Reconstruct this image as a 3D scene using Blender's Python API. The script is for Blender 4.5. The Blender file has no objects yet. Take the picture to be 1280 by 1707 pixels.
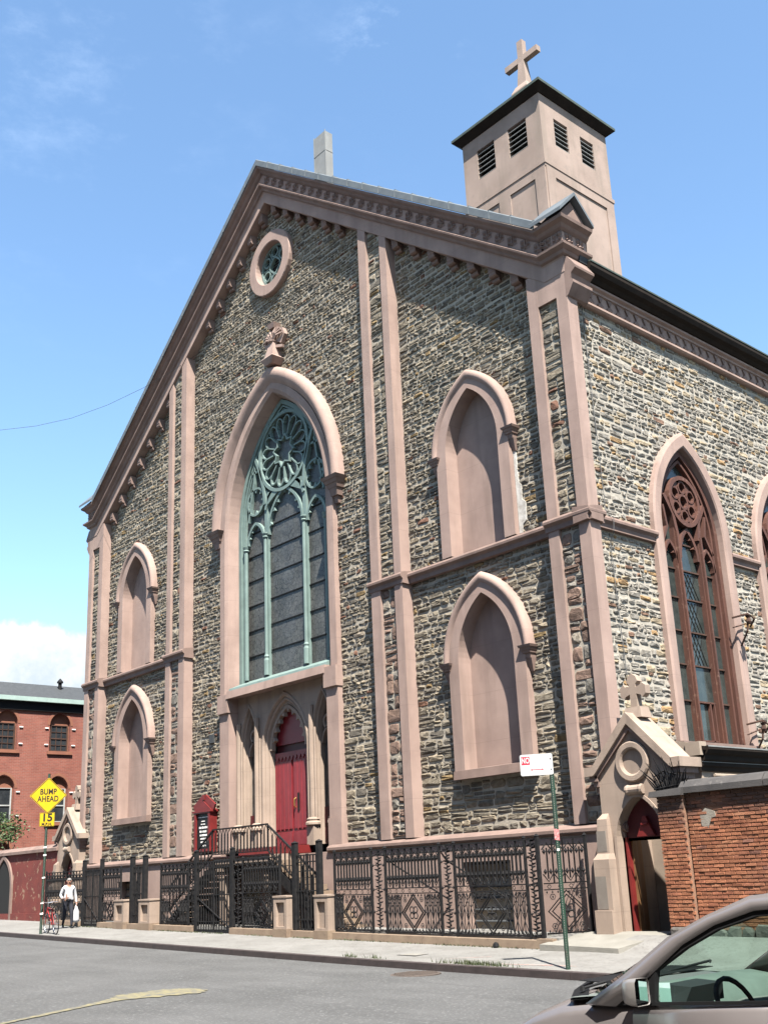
import bpy, bmesh, math, random
from math import pi, sin, cos, sqrt, exp, radians, acos, atan2
from mathutils import Vector, Matrix, noise as mnoise
from mathutils.geometry import tessellate_polygon

SC = bpy.context.scene
COL = SC.collection
random.seed(7)

# ------------------------------------------------------------------ camera
cam_d = bpy.data.cameras.new('camera')
cam = bpy.data.objects.new('camera', cam_d)
COL.objects.link(cam)
cam.location = (27.94, -19.38, 2.0)
cam.rotation_euler = (1.8500, 0.0473, 0.8433)
cam_d.sensor_fit = 'VERTICAL'
cam_d.sensor_height = 36.0
cam_d.sensor_width = 27.0
cam_d.lens = 36.855
cam_d.shift_x = -0.01877
cam_d.shift_y = 0.05545
cam_d.clip_end = 6000
cam_d.clip_start = 0.05
SC.camera = cam

# ------------------------------------------------------------------ light
SUN_DIR = Vector((-1.65, 1.0, -3.15)).normalized()      # direction the light travels
SUN_STRENGTH = 5.0
SKY_STRENGTH = 0.07
EXPOSURE = 2.15
w = bpy.data.worlds.new('World')
SC.world = w
w.use_nodes = True
nt = w.node_tree
for n in list(nt.nodes): nt.nodes.remove(n)
N = nt.nodes.new; L = nt.links.new
out = N('ShaderNodeOutputWorld'); bg = N('ShaderNodeBackground')
bg.inputs['Strength'].default_value = SKY_STRENGTH
sky = N('ShaderNodeTexSky'); sky.sky_type = 'NISHITA'; sky.sun_disc = False
sky.sun_elevation = math.asin(-SUN_DIR.z)
sky.sun_rotation = atan2(-SUN_DIR.x, -SUN_DIR.y)
sky.air_density = 1.0; sky.dust_density = 0.6; sky.ozone_density = 1.0
tc = N('ShaderNodeTexCoord')
def wmath(op, a, b=None, c=None, clamp=False):
    n = N('ShaderNodeMath'); n.operation = op; n.use_clamp = clamp
    for i, v in enumerate((a, b, c)):
        if v is None: continue
        if isinstance(v, (int, float)): n.inputs[i].default_value = v
        else: L(v, n.inputs[i])
    return n.outputs[0]
def wnoise(scale, detail, rough, sx=1, sy=1, sz=1, off=(0, 0, 0)):
    mp = N('ShaderNodeMapping'); mp.inputs['Scale'].default_value = (sx, sy, sz); mp.inputs['Location'].default_value = off
    L(tc.outputs['Generated'], mp.inputs['Vector'])
    n = N('ShaderNodeTexNoise'); n.inputs['Scale'].default_value = scale; n.inputs['Detail'].default_value = detail
    n.inputs['Roughness'].default_value = rough
    L(mp.outputs[0], n.inputs['Vector'])
    return n.outputs['Fac']
def lobe(d, r):
    vd = Vector(d).normalized()
    n = N('ShaderNodeVectorMath'); n.operation = 'DISTANCE'
    L(tc.outputs['Generated'], n.inputs[0]); n.inputs[1].default_value = vd
    q = wmath('DIVIDE', n.outputs['Value'], r)
    return wmath('POWER', 2.718, wmath('MULTIPLY', wmath('MULTIPLY', q, q), -1.0))
def sstep(x, a, b):
    n = N('ShaderNodeMapRange'); n.interpolation_type = 'SMOOTHSTEP'
    n.inputs['From Min'].default_value = a; n.inputs['From Max'].default_value = b
    L(x, n.inputs['Value']); return n.outputs[0]
sep = N('ShaderNodeSeparateXYZ'); L(tc.outputs['Generated'], sep.inputs[0])
puff = wnoise(22, 5, 0.62)
broad = wnoise(5.0, 2, 0.5, 1, 1, 0.6, (1.3, 0.2, 0))
bank = wmath('ADD', wmath('MULTIPLY', wmath('SUBTRACT', broad, 0.5), 0.35), -0.03)
l1 = wmath('MULTIPLY', lobe((-0.93, 0.35, 0.1), 0.20), 0.37)
top = wmath('ADD', wmath('ADD', bank, l1), wmath('MULTIPLY', wmath('SUBTRACT', puff, 0.5), 0.11))
cum = sstep(wmath('SUBTRACT', top, sep.outputs['Z']), -0.004, 0.022)
low = sstep(wmath('ADD', sep.outputs['Z'], wmath('MULTIPLY', wmath('SUBTRACT', puff, 0.5), 0.16)), 0.15, 0.225)
wisp_n = sstep(wnoise(9, 7, 0.66, 1, 1, 2.2, (0.4, 0.1, 0.7)), 0.52, 0.80)
wl = wmath('ADD', wmath('MULTIPLY', lobe((-0.70, 0.25, 0.68), 0.17), 0.7), wmath('ADD', wmath('MULTIPLY', lobe((-0.505, 0.515, 0.69), 0.035), 3.0), wmath('MULTIPLY', lobe((-0.548, 0.498, 0.667), 0.03), 2.2)))
wl = wmath('ADD', wl, wmath('MULTIPLY', wnoise(2.2, 2, 0.5), 0.06))
wisp = wmath('MULTIPLY', wmath('MULTIPLY', wisp_n, wl), 0.09, clamp=True)
mixw = N('ShaderNodeMixRGB'); L(wisp, mixw.inputs[0]); tint = N('ShaderNodeMixRGB'); tint.blend_type = 'MULTIPLY'; tint.inputs[0].default_value = 1.0; tint.inputs[2].default_value = (.91, 1.04, 1.06, 1); L(sky.outputs[0], tint.inputs[1]); L(tint.outputs[0], mixw.inputs[1]); mixw.inputs[2].default_value = (9.5, 10.5, 11.5, 1)
shade = N('ShaderNodeMixRGB'); L(low, shade.inputs[0]); shade.inputs[1].default_value = (2.45, 2.85, 3.2, 1); shade.inputs[2].default_value = (3.9, 3.95, 4.0, 1)
mixc = N('ShaderNodeMixRGB'); L(cum, mixc.inputs[0]); L(mixw.outputs[0], mixc.inputs[1]); L(shade.outputs[0], mixc.inputs[2])
L(mixc.outputs[0], bg.inputs['Color']); L(bg.outputs[0], out.inputs[0])

sun_d = bpy.data.lights.new('sun', 'SUN'); sun_d.energy = SUN_STRENGTH; sun_d.angle = radians(0.53); sun_d.color = (1.0, 0.955, 0.88)
sun = bpy.data.objects.new('sun', sun_d); COL.objects.link(sun)
sun.rotation_euler = SUN_DIR.to_track_quat('-Z', 'Y').to_euler()
sun.location = (20, -20, 60)
SC.view_settings.view_transform = 'Standard'; SC.view_settings.look = 'None'
SC.view_settings.exposure = EXPOSURE; SC.view_settings.gamma = 1.0
SC.view_settings.use_curve_mapping = False
SC.render.engine = 'CYCLES'
SC.cycles.max_bounces = 6

# ------------------------------------------------------------------ materials
KA = 0.45      # every base colour below is scaled by this: the set is written for a mid exposure
KEEP = {'sign_white': .85, 'shirt': .80, 'bag': .8, 'sign_yellow': .62, 'mirror': 1, 'steel': 1, 'brass': 1, 'white_tape': .8, 'pale_green_card': .7, 'silver_mirror_shell': .8}
def mat(name, col, col2=None, scale=3.0, rough=0.85, bump=0.0, bscale=40.0, metal=0.0, stretch=(1, 1, 1), spec=0.3, detail=5, contrast=(0.35, 0.65), streak=None, attr=False, edge=None, joints=None):
    ka = KEEP.get(name, KA); kk = lambda c: tuple(v * ka for v in c)
    col = kk(col); col2 = col2 if (col2 is None or attr) else kk(col2)
    if streak is not None: streak = (kk(streak[0]),) + tuple(streak[1:])
    if edge is not None: edge = (kk(edge[0]),) + tuple(edge[1:])
    m = bpy.data.materials.new(name); m.use_nodes = True
    t = m.node_tree; b = t.nodes['Principled BSDF']
    b.inputs['Roughness'].default_value = rough; b.inputs['Metallic'].default_value = metal
    b.inputs['Specular IOR Level'].default_value = spec
    tcn = t.nodes.new('ShaderNodeTexCoord'); geo = t.nodes.new('ShaderNodeNewGeometry')
    src = geo.outputs['Position']
    cur = None
    def nz(sc, det, st):
        mp = t.nodes.new('ShaderNodeMapping'); mp.inputs['Scale'].default_value = st
        t.links.new(src, mp.inputs['Vector'])
        n = t.nodes.new('ShaderNodeTexNoise'); n.inputs['Scale'].default_value = sc; n.inputs['Detail'].default_value = det; n.inputs['Roughness'].default_value = 0.6
        t.links.new(mp.outputs[0], n.inputs['Vector']); return n.outputs['Fac']
    def ramp(fac, a, bb):
        r = t.nodes.new('ShaderNodeMapRange'); r.inputs['From Min'].default_value = a; r.inputs['From Max'].default_value = bb
        t.links.new(fac, r.inputs['Value']); return r.outputs[0]
    def mix(fac, a, c, mode='MIX'):
        x = t.nodes.new('ShaderNodeMixRGB'); x.blend_type = mode
        if isinstance(fac, float): x.inputs[0].default_value = fac
        else: t.links.new(fac, x.inputs[0])
        for i, v in ((1, a), (2, c)):
            if isinstance(v, tuple): x.inputs[i].default_value = (*v, 1) if len(v) == 3 else v
            else: t.links.new(v, x.inputs[i])
        return x.outputs[0]
    if attr:
        at = t.nodes.new('ShaderNodeAttribute'); at.attribute_name = 'Col'
        cur = at.outputs['Color']
        if col2 is not None:
            cur = mix(ramp(nz(scale, detail, stretch), *contrast), cur, mix(1.0, cur, col2, 'MULTIPLY'))
    elif col2 is not None:
        cur = mix(ramp(nz(scale, detail, stretch), *contrast), col, col2)
    else:
        b.inputs['Base Color'].default_value = (*col, 1)
    if streak is not None:       # (colour, amount, scale) vertical run-off stains
        c, amt, sc = streak[:3]; st_ = streak[3] if len(streak) > 3 else (1, 1, 0.12)
        f = ramp(nz(sc, 4, st_), 0.50, 0.75)
        mm = t.nodes.new('ShaderNodeMath'); mm.operation = 'MULTIPLY'; mm.inputs[1].default_value = amt
        t.links.new(f, mm.inputs[0])
        cur = mix(mm.outputs[0], cur if cur is not None else col, c)
    if edge is not None:         # (colour, scale, lo, hi) blotches of wear
        c, sc, lo, hi = edge
        f = ramp(nz(sc, 8, (1, 1, 1)), lo, hi)
        cur = mix(f, cur if cur is not None else col, c)
    if joints is not None:       # faint bed joints between blocks, a few millimetres wide
        sp = t.nodes.new('ShaderNodeSeparateXYZ'); t.links.new(src, sp.inputs[0])
        m1 = t.nodes.new('ShaderNodeMath'); m1.operation = 'DIVIDE'; t.links.new(sp.outputs['Z'], m1.inputs[0]); m1.inputs[1].default_value = joints
        m2 = t.nodes.new('ShaderNodeMath'); m2.operation = 'FRACT'; t.links.new(m1.outputs[0], m2.inputs[0])
        m3 = t.nodes.new('ShaderNodeMath'); m3.operation = 'LESS_THAN'; t.links.new(m2.outputs[0], m3.inputs[0]); m3.inputs[1].default_value = .014 / joints
        m4 = t.nodes.new('ShaderNodeMath'); m4.operation = 'MULTIPLY'; t.links.new(m3.outputs[0], m4.inputs[0]); m4.inputs[1].default_value = .30
        cur = mix(m4.outputs[0], cur if cur is not None else col, tuple(v * .45 for v in col))
    if cur is not None: t.links.new(cur, b.inputs['Base Color'])
    if bump > 0:
        bp = t.nodes.new('ShaderNodeBump'); bp.inputs['Strength'].default_value = min(1.0, bump); bp.inputs['Distance'].default_value = 0.02
        t.links.new(nz(bscale, 6, (1, 1, 1)), bp.inputs['Height']); t.links.new(bp.outputs[0], b.inputs['Normal'])
    return m

M = {}
M['stucco'] = mat('brownstone_stucco', (.515, .365, .305), (.415, .289, .242), 1.1, .9, .3, 60, streak=((.24, .17, .14), .55, 2.2), joints=1.27)
M['stucco_dark'] = mat('brownstone_moulding', (.345, .235, .195), (.26, .177, .148), 2.0, .9, .3, 50, streak=((.19, .125, .10), .5, 2.6))
M['tower_stucco'] = mat('tower_render', (.48, .365, .305), (.38, .285, .235), 0.8, .9, .25, 40, streak=((.27, .22, .175), .75, 1.8), edge=((.33, .27, .23), 3.2, .60, .75))
M['tan'] = mat('tan_masonry_paint', (.50, .38, .298), (.41, .31, .243), 1.4, .9, .3, 50, streak=((.23, .18, .145), .6, 3.0), joints=.9)
M['grey_patch'] = mat('grey_mortar_patch', (.30, .26, .22), (.25, .21, .18), 3, .95, .2, 50)
M['mortar'] = mat('mortar', (.60, .53, .43), (.44, .39, .315), 6, .95, .6, 45)
M['mortar_side'] = mat('mortar_side', (.60, .54, .45), (.46, .42, .35), 6, .95, .6, 45)
M['stone'] = mat('rubble_stone', (0, 0, 0), (.60, .58, .55), 9.0, .9, .9, 26, attr=True, contrast=(.42, .62))
M['zinc'] = mat('zinc_sheet', (.20, .225, .24), (.15, .17, .185), 2.5, .6, .1, 20, metal=.1)
M['lead'] = mat('chimney_sheet', (.40, .40, .38), (.33, .33, .315), 2.0, .6, .1, 20, metal=.2, streak=((.25, .24, .22), .5, 3))
M['copper'] = mat('old_gutter', (.040, .030, .024), (.028, .022, .018), 3, .8, .1, 30, spec=.06)
M['gutter_edge'] = mat('verdigris_edge', (.085, .115, .095), (.06, .08, .068), 3, .7)
M['slate'] = mat('slate_roof', (.075, .08, .085), (.055, .06, .064), 6, .75, .3, 30)
M['teal'] = mat('teal_painted_metal', (.25, .345, .315), (.19, .265, .242), 2.2, .65, .1, 40, streak=((.22, .30, .27), .5, 3))
M['glass_dark'] = mat('leaded_glass', (.07, .066, .062), (.15, .14, .13), 4.5, .35, .25, 9, spec=.3, detail=8, edge=((.06, .055, .035), 2.2, .60, .72))
def stained(name, base, amt, sc):
    m = bpy.data.materials.new(name); m.use_nodes = True; t = m.node_tree; b = t.nodes['Principled BSDF']
    b.inputs['Roughness'].default_value = .4; b.inputs['Specular IOR Level'].default_value = .25
    geo = t.nodes.new('ShaderNodeNewGeometry')
    v = t.nodes.new('ShaderNodeTexVoronoi'); v.inputs['Scale'].default_value = sc; t.links.new(geo.outputs['Position'], v.inputs['Vector'])
    e = t.nodes.new('ShaderNodeTexVoronoi'); e.feature = 'DISTANCE_TO_EDGE'; e.inputs['Scale'].default_value = sc; t.links.new(geo.outputs['Position'], e.inputs['Vector'])
    h = t.nodes.new('ShaderNodeHueSaturation'); h.inputs['Saturation'].default_value = .06; h.inputs['Value'].default_value = amt; t.links.new(v.outputs['Color'], h.inputs['Color'])
    a = t.nodes.new('ShaderNodeMixRGB'); a.blend_type = 'ADD'; a.inputs[0].default_value = 1; a.inputs[1].default_value = (*base, 1); t.links.new(h.outputs[0], a.inputs[2])
    r = t.nodes.new('ShaderNodeMapRange'); r.inputs['From Min'].default_value = .01; r.inputs['From Max'].default_value = .05; t.links.new(e.outputs['Distance'], r.inputs['Value'])
    k = t.nodes.new('ShaderNodeMixRGB'); t.links.new(r.outputs[0], k.inputs[0]); k.inputs[1].default_value = (.006, .006, .006, 1); t.links.new(a.outputs[0], k.inputs[2])
    n = t.nodes.new('ShaderNodeTexNoise'); n.inputs['Scale'].default_value = 1.3; n.inputs['Detail'].default_value = 6; t.links.new(geo.outputs['Position'], n.inputs['Vector'])
    q = t.nodes.new('ShaderNodeMixRGB'); q.blend_type = 'MULTIPLY'; q.inputs[0].default_value = .8; t.links.new(k.outputs[0], q.inputs[1]); t.links.new(n.outputs['Fac'], q.inputs[2])
    t.links.new(q.outputs[0], b.inputs['Base Color']); return m
M['stained'] = stained('stained_glass', (.062, .062, .056), .040, 7.0)
M['stained_fig'] = stained('stained_figure_glass', (.05, .052, .05), .055, 11.0)
M['glass_green'] = mat('storm_glass', (.03, .04, .038), (.065, .078, .072), 3.0, .12, .15, 7, spec=.5, streak=((.12, .13, .12), .3, 4))
M['oxblood_wood'] = mat('weathered_brown_wood', (.155, .062, .04), (.10, .042, .03), 5, .7, .3, 30, stretch=(1, 1, .2), edge=((.26, .15, .11), 7, .60, .72))
M['door_red'] = mat('red_door_paint', (.33, .035, .045), (.26, .028, .035), 3, .42, .1, 25, streak=((.40, .08, .085), .4, 4))
M['board_red'] = mat('board_red_paint', (.26, .028, .026), (.19, .02, .018), 4, .5, .1, 30)
M['dark_red'] = mat('maroon_paint', (.13, .018, .022), (.09, .012, .016), 4, .5, .1, 30)
M['black_iron'] = mat('black_iron', (.020, .020, .022), (.036, .034, .034), 9, .72, .2, 60, spec=.08)
M['dark'] = mat('dark_void', (.012, .012, .012), None, rough=1)
M['brass'] = mat('brass', (.55, .38, .12), None, rough=.35, metal=.9)
M['asphalt'] = mat('asphalt', (.152, .150, .148), (.108, .107, .105), 0.45, .93, 1.0, 55, detail=9, edge=((.255, .252, .246), 19, .54, .68), streak=((.085, .084, .083), .75, 1.3, (.07, 1, 1)))
M['patch'] = mat('asphalt_patch', (.085, .084, .083), (.065, .064, .063), 2, .95, .7, 60)
M['sidewalk'] = mat('sidewalk_concrete', (.32, .308, .288), (.25, .24, .222), 0.9, .93, .8, 60, detail=9, edge=((.16, .15, .138), 15, .55, .70), streak=((.17, .155, .14), .55, 2.3))
M['kerb'] = mat('kerb_steel_faced', (.075, .056, .053), (.05, .038, .036), 4, .7, .3, 30)
M['kerb_top'] = mat('kerb_granite', (.36, .33, .30), (.27, .25, .23), 8, .85, .4, 50)
M['slab'] = mat('slab_stone', (.33, .31, .27), (.26, .245, .21), 2.0, .9, .4, 40, edge=((.26, .25, .22), 9, .60, .72))
M['yellow_paint'] = mat('worn_yellow_paint', (.31, .27, .145), (.17, .162, .138), 6, .85, .3, 60, detail=10, contrast=(.40, .60))
M['pink_chalk'] = mat('faded_pink_mark', (.58, .30, .26), (.44, .41, .37), 9, .9)
M['tan_step'] = mat('curb_sandstone', (.36, .265, .185), (.29, .205, .145), 3, .9, .4, 40, edge=((.21, .16, .12), 6, .60, .74))
M['brick'] = mat('orange_brick', (0, 0, 0), (.62, .56, .55), 5, .9, .6, 55, attr=True, contrast=(.45, .66))
M['brick_mortar'] = mat('brick_mortar', (.40, .22, .14), (.28, .155, .10), 5, .95, .5, 40, edge=((.12, .09, .075), 1.2, .58, .68))
M['brick_mortar_pale'] = mat('pale_mortar_patch', (.40, .36, .30), (.32, .28, .23), 6, .95, .4, 40)
M['mortar_smear'] = mat('white_mortar_smear', (.85, .82, .76), (.55, .51, .45), 7, .95, .5, 30)
M['coping'] = mat('dark_coping', (.115, .105, .10), (.075, .07, .068), 3, .85, .3, 40, edge=((.20, .185, .17), 6, .62, .75))
M['render_red'] = mat('peeling_red_wall', (.27, .055, .04), (.19, .040, .032), 1.4, .9, .6, 18, edge=((.40, .24, .16), 3.4, .585, .64), streak=((.15, .035, .03), .4, 2))
M['sign_yellow'] = mat('yellow_sign', (.82, .56, .008), (.74, .49, .007), 3, .45)
M['sign_black'] = mat('sign_lettering', (.012, .012, .012), None, rough=.6)
M['sign_white'] = mat('white_sign', (.82, .81, .80), (.78, .77, .76), 5, .45)
M['sign_red'] = mat('red_print', (.62, .035, .07), None, rough=.5)
M['sign_pale'] = mat('faded_print', (.62, .50, .50), None, rough=.5)
M['green_post'] = mat('green_sign_post', (.022, .075, .045), (.03, .06, .04), 6, .55, .2, 40, edge=((.10, .075, .06), 5, .62, .7))
M['sticker_red'] = mat('red_sticker', (.62, .06, .08), (.70, .45, .42), 30, .6)
M['white_mark'] = mat('white_tape', (.72, .70, .66), None, rough=.7)
M['leaf'] = mat('leaves', (.055, .10, .028), (.085, .13, .04), 3, .6, spec=.3)
M['bark'] = mat('bark', (.10, .075, .05), (.07, .05, .035), 6, .9, .5, 20)
M['grass'] = mat('weeds', (.06, .085, .03), (.10, .11, .05), 5, .7)
M['shirt'] = mat('white_shirt', (.78, .78, .80), (.70, .70, .73), 6, .85, .2, 20)
M['trousers'] = mat('navy_trousers', (.028, .030, .045), (.02, .022, .033), 6, .85)
M['skin'] = mat('skin', (.44, .235, .165), None, rough=.6)
M['hair'] = mat('grey_hair', (.36, .34, .32), (.26, .25, .24), 40, .8)
M['shoe'] = mat('black_leather', (.015, .014, .014), None, rough=.4)
M['bag'] = mat('white_plastic_bag', (.80, .80, .82), (.70, .70, .74), 8, .4, .4, 14)
M['tyre'] = mat('tyre_rubber', (.02, .02, .021), None, rough=.8)
M['chrome'] = mat('steel', (.55, .55, .56), None, rough=.3, metal=.9)
M['bike_red'] = mat('bike_red_paint', (.45, .03, .03), None, rough=.35)
M['car_paint'] = mat('taupe_metallic_paint', (.34, .305, .30), (.32, .287, .282), 2, .22, metal=.35, spec=.6)
M['car_trim'] = mat('black_trim', (.014, .014, .015), None, rough=.7, spec=.15)
M['car_cabin'] = mat('dark_cabin', (.02, .022, .025), (.03, .032, .036), 5, .8)
M['dash'] = mat('grey_dashboard', (.20, .225, .205), (.16, .18, .165), 5, .8)
M['mirror_shell'] = mat('silver_mirror_shell', (.30, .28, .265), None, rough=.3, metal=.5)
M['mirror_glass'] = mat('mirror', (.75, .8, .8), None, rough=.03, metal=1.0)
M['permit'] = mat('pale_green_card', (.50, .70, .66), (.44, .64, .60), 8, .7)
M['mint'] = mat('mint_gutter', (.48, .62, .56), (.40, .53, .48), 3, .6)
M['white_frame'] = mat('white_sash', (.60, .60, .58), (.50, .50, .48), 5, .6)
M['sandstone_red'] = mat('red_sandstone_trim', (.36, .145, .085), (.29, .115, .07), 3, .85, .2, 40)
M['pane'] = mat('window_pane', (.03, .035, .04), (.055, .06, .065), 3, .1, spec=.5)
M['annex'] = mat('annex_render', (.50, .40, .31), (.42, .33, .26), 2, .9, .2, 40)
M['olive'] = mat('olive_plaster', (.055, .052, .034), (.04, .038, .025), 3, .9)
M['raw_wood'] = mat('raw_door_edge', (.38, .19, .07), (.26, .12, .05), 4, .7, .2, 30, stretch=(1, 1, .15))
M['rust'] = mat('rusty_iron', (.11, .055, .035), (.07, .035, .025), 6, .9, .4, 40)
M['cable'] = mat('grey_cable', (.12, .12, .12), None, rough=.7)
M['manhole'] = mat('manhole_iron', (.15, .115, .095), (.10, .08, .068), 6, .7, .5, 40)

# brick pattern material for the far building (its bricks are under 3 pixels)
def brick_mat(name, c1, c2, mortar):
    m = bpy.data.materials.new(name); m.use_nodes = True; t = m.node_tree; b = t.nodes['Principled BSDF']
    b.inputs['Roughness'].default_value = .9
    geo = t.nodes.new('ShaderNodeNewGeometry'); sp = t.nodes.new('ShaderNodeSeparateXYZ'); t.links.new(geo.outputs['Position'], sp.inputs[0])
    ad = t.nodes.new('ShaderNodeMath'); ad.operation = 'ADD'; t.links.new(sp.outputs['X'], ad.inputs[0]); t.links.new(sp.outputs['Y'], ad.inputs[1])
    cb = t.nodes.new('ShaderNodeCombineXYZ'); t.links.new(ad.outputs[0], cb.inputs[0]); t.links.new(sp.outputs['Z'], cb.inputs[1])
    br = t.nodes.new('ShaderNodeTexBrick'); br.inputs['Scale'].default_value = 1.0
    br.inputs['Brick Width'].default_value = .23; br.inputs['Row Height'].default_value = .078; br.inputs['Mortar Size'].default_value = .006
    br.inputs['Color1'].default_value = (*c1, 1); br.inputs['Color2'].default_value = (*c2, 1); br.inputs['Mortar'].default_value = (*mortar, 1)
    t.links.new(cb.outputs[0], br.inputs['Vector'])
    n = t.nodes.new('ShaderNodeTexNoise'); n.inputs['Scale'].default_value = .9; n.inputs['Detail'].default_value = 8
    t.links.new(geo.outputs['Position'], n.inputs['Vector'])
    r = t.nodes.new('ShaderNodeMapRange'); r.inputs['From Min'].default_value = .4; r.inputs['From Max'].default_value = .7; t.links.new(n.outputs['Fac'], r.inputs['Value'])
    x = t.nodes.new('ShaderNodeMixRGB'); x.blend_type = 'MULTIPLY'; t.links.new(r.outputs[0], x.inputs[0]); t.links.new(br.outputs['Color'], x.inputs[1]); x.inputs[2].default_value = (.78, .66, .62, 1)
    t.links.new(x.outputs[0], b.inputs['Base Color'])
    bp = t.nodes.new('ShaderNodeBump'); bp.inputs['Strength'].default_value = .6; bp.inputs['Distance'].default_value = .01; bp.invert = True
    t.links.new(br.outputs['Fac'], bp.inputs['Height']); t.links.new(bp.outputs[0], b.inputs['Normal'])
    return m
M['far_brick'] = brick_mat('far_red_brick', (.175, .052, .034), (.135, .040, .027), (.17, .10, .075))

def glass_mat(name, tint, rough=.02):
    m = bpy.data.materials.new(name); m.use_nodes = True; t = m.node_tree
    for n in list(t.nodes): t.nodes.remove(n)
    o = t.nodes.new('ShaderNodeOutputMaterial'); tr = t.nodes.new('ShaderNodeBsdfTransparent'); gl = t.nodes.new('ShaderNodeBsdfGlossy')
    tr.inputs['Color'].default_value = (*tint, 1); gl.inputs['Roughness'].default_value = rough
    lw = t.nodes.new('ShaderNodeLayerWeight'); lw.inputs['Blend'].default_value = .5
    pw = t.nodes.new('ShaderNodeMath'); pw.operation = 'POWER'; t.links.new(lw.outputs['Facing'], pw.inputs[0]); pw.inputs[1].default_value = 5.0
    fr = t.nodes.new('ShaderNodeMath'); fr.operation = 'MULTIPLY_ADD'; t.links.new(pw.outputs[0], fr.inputs[0]); fr.inputs[1].default_value = .92; fr.inputs[2].default_value = .05
    mx = t.nodes.new('ShaderNodeMixShader'); t.links.new(fr.outputs[0], mx.inputs[0]); t.links.new(tr.outputs[0], mx.inputs[1]); t.links.new(gl.outputs[0], mx.inputs[2])
    t.links.new(mx.outputs[0], o.inputs['Surface'])
    return m
M['car_glass'] = glass_mat('green_tinted_glass', (.70, .82, .77))

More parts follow.
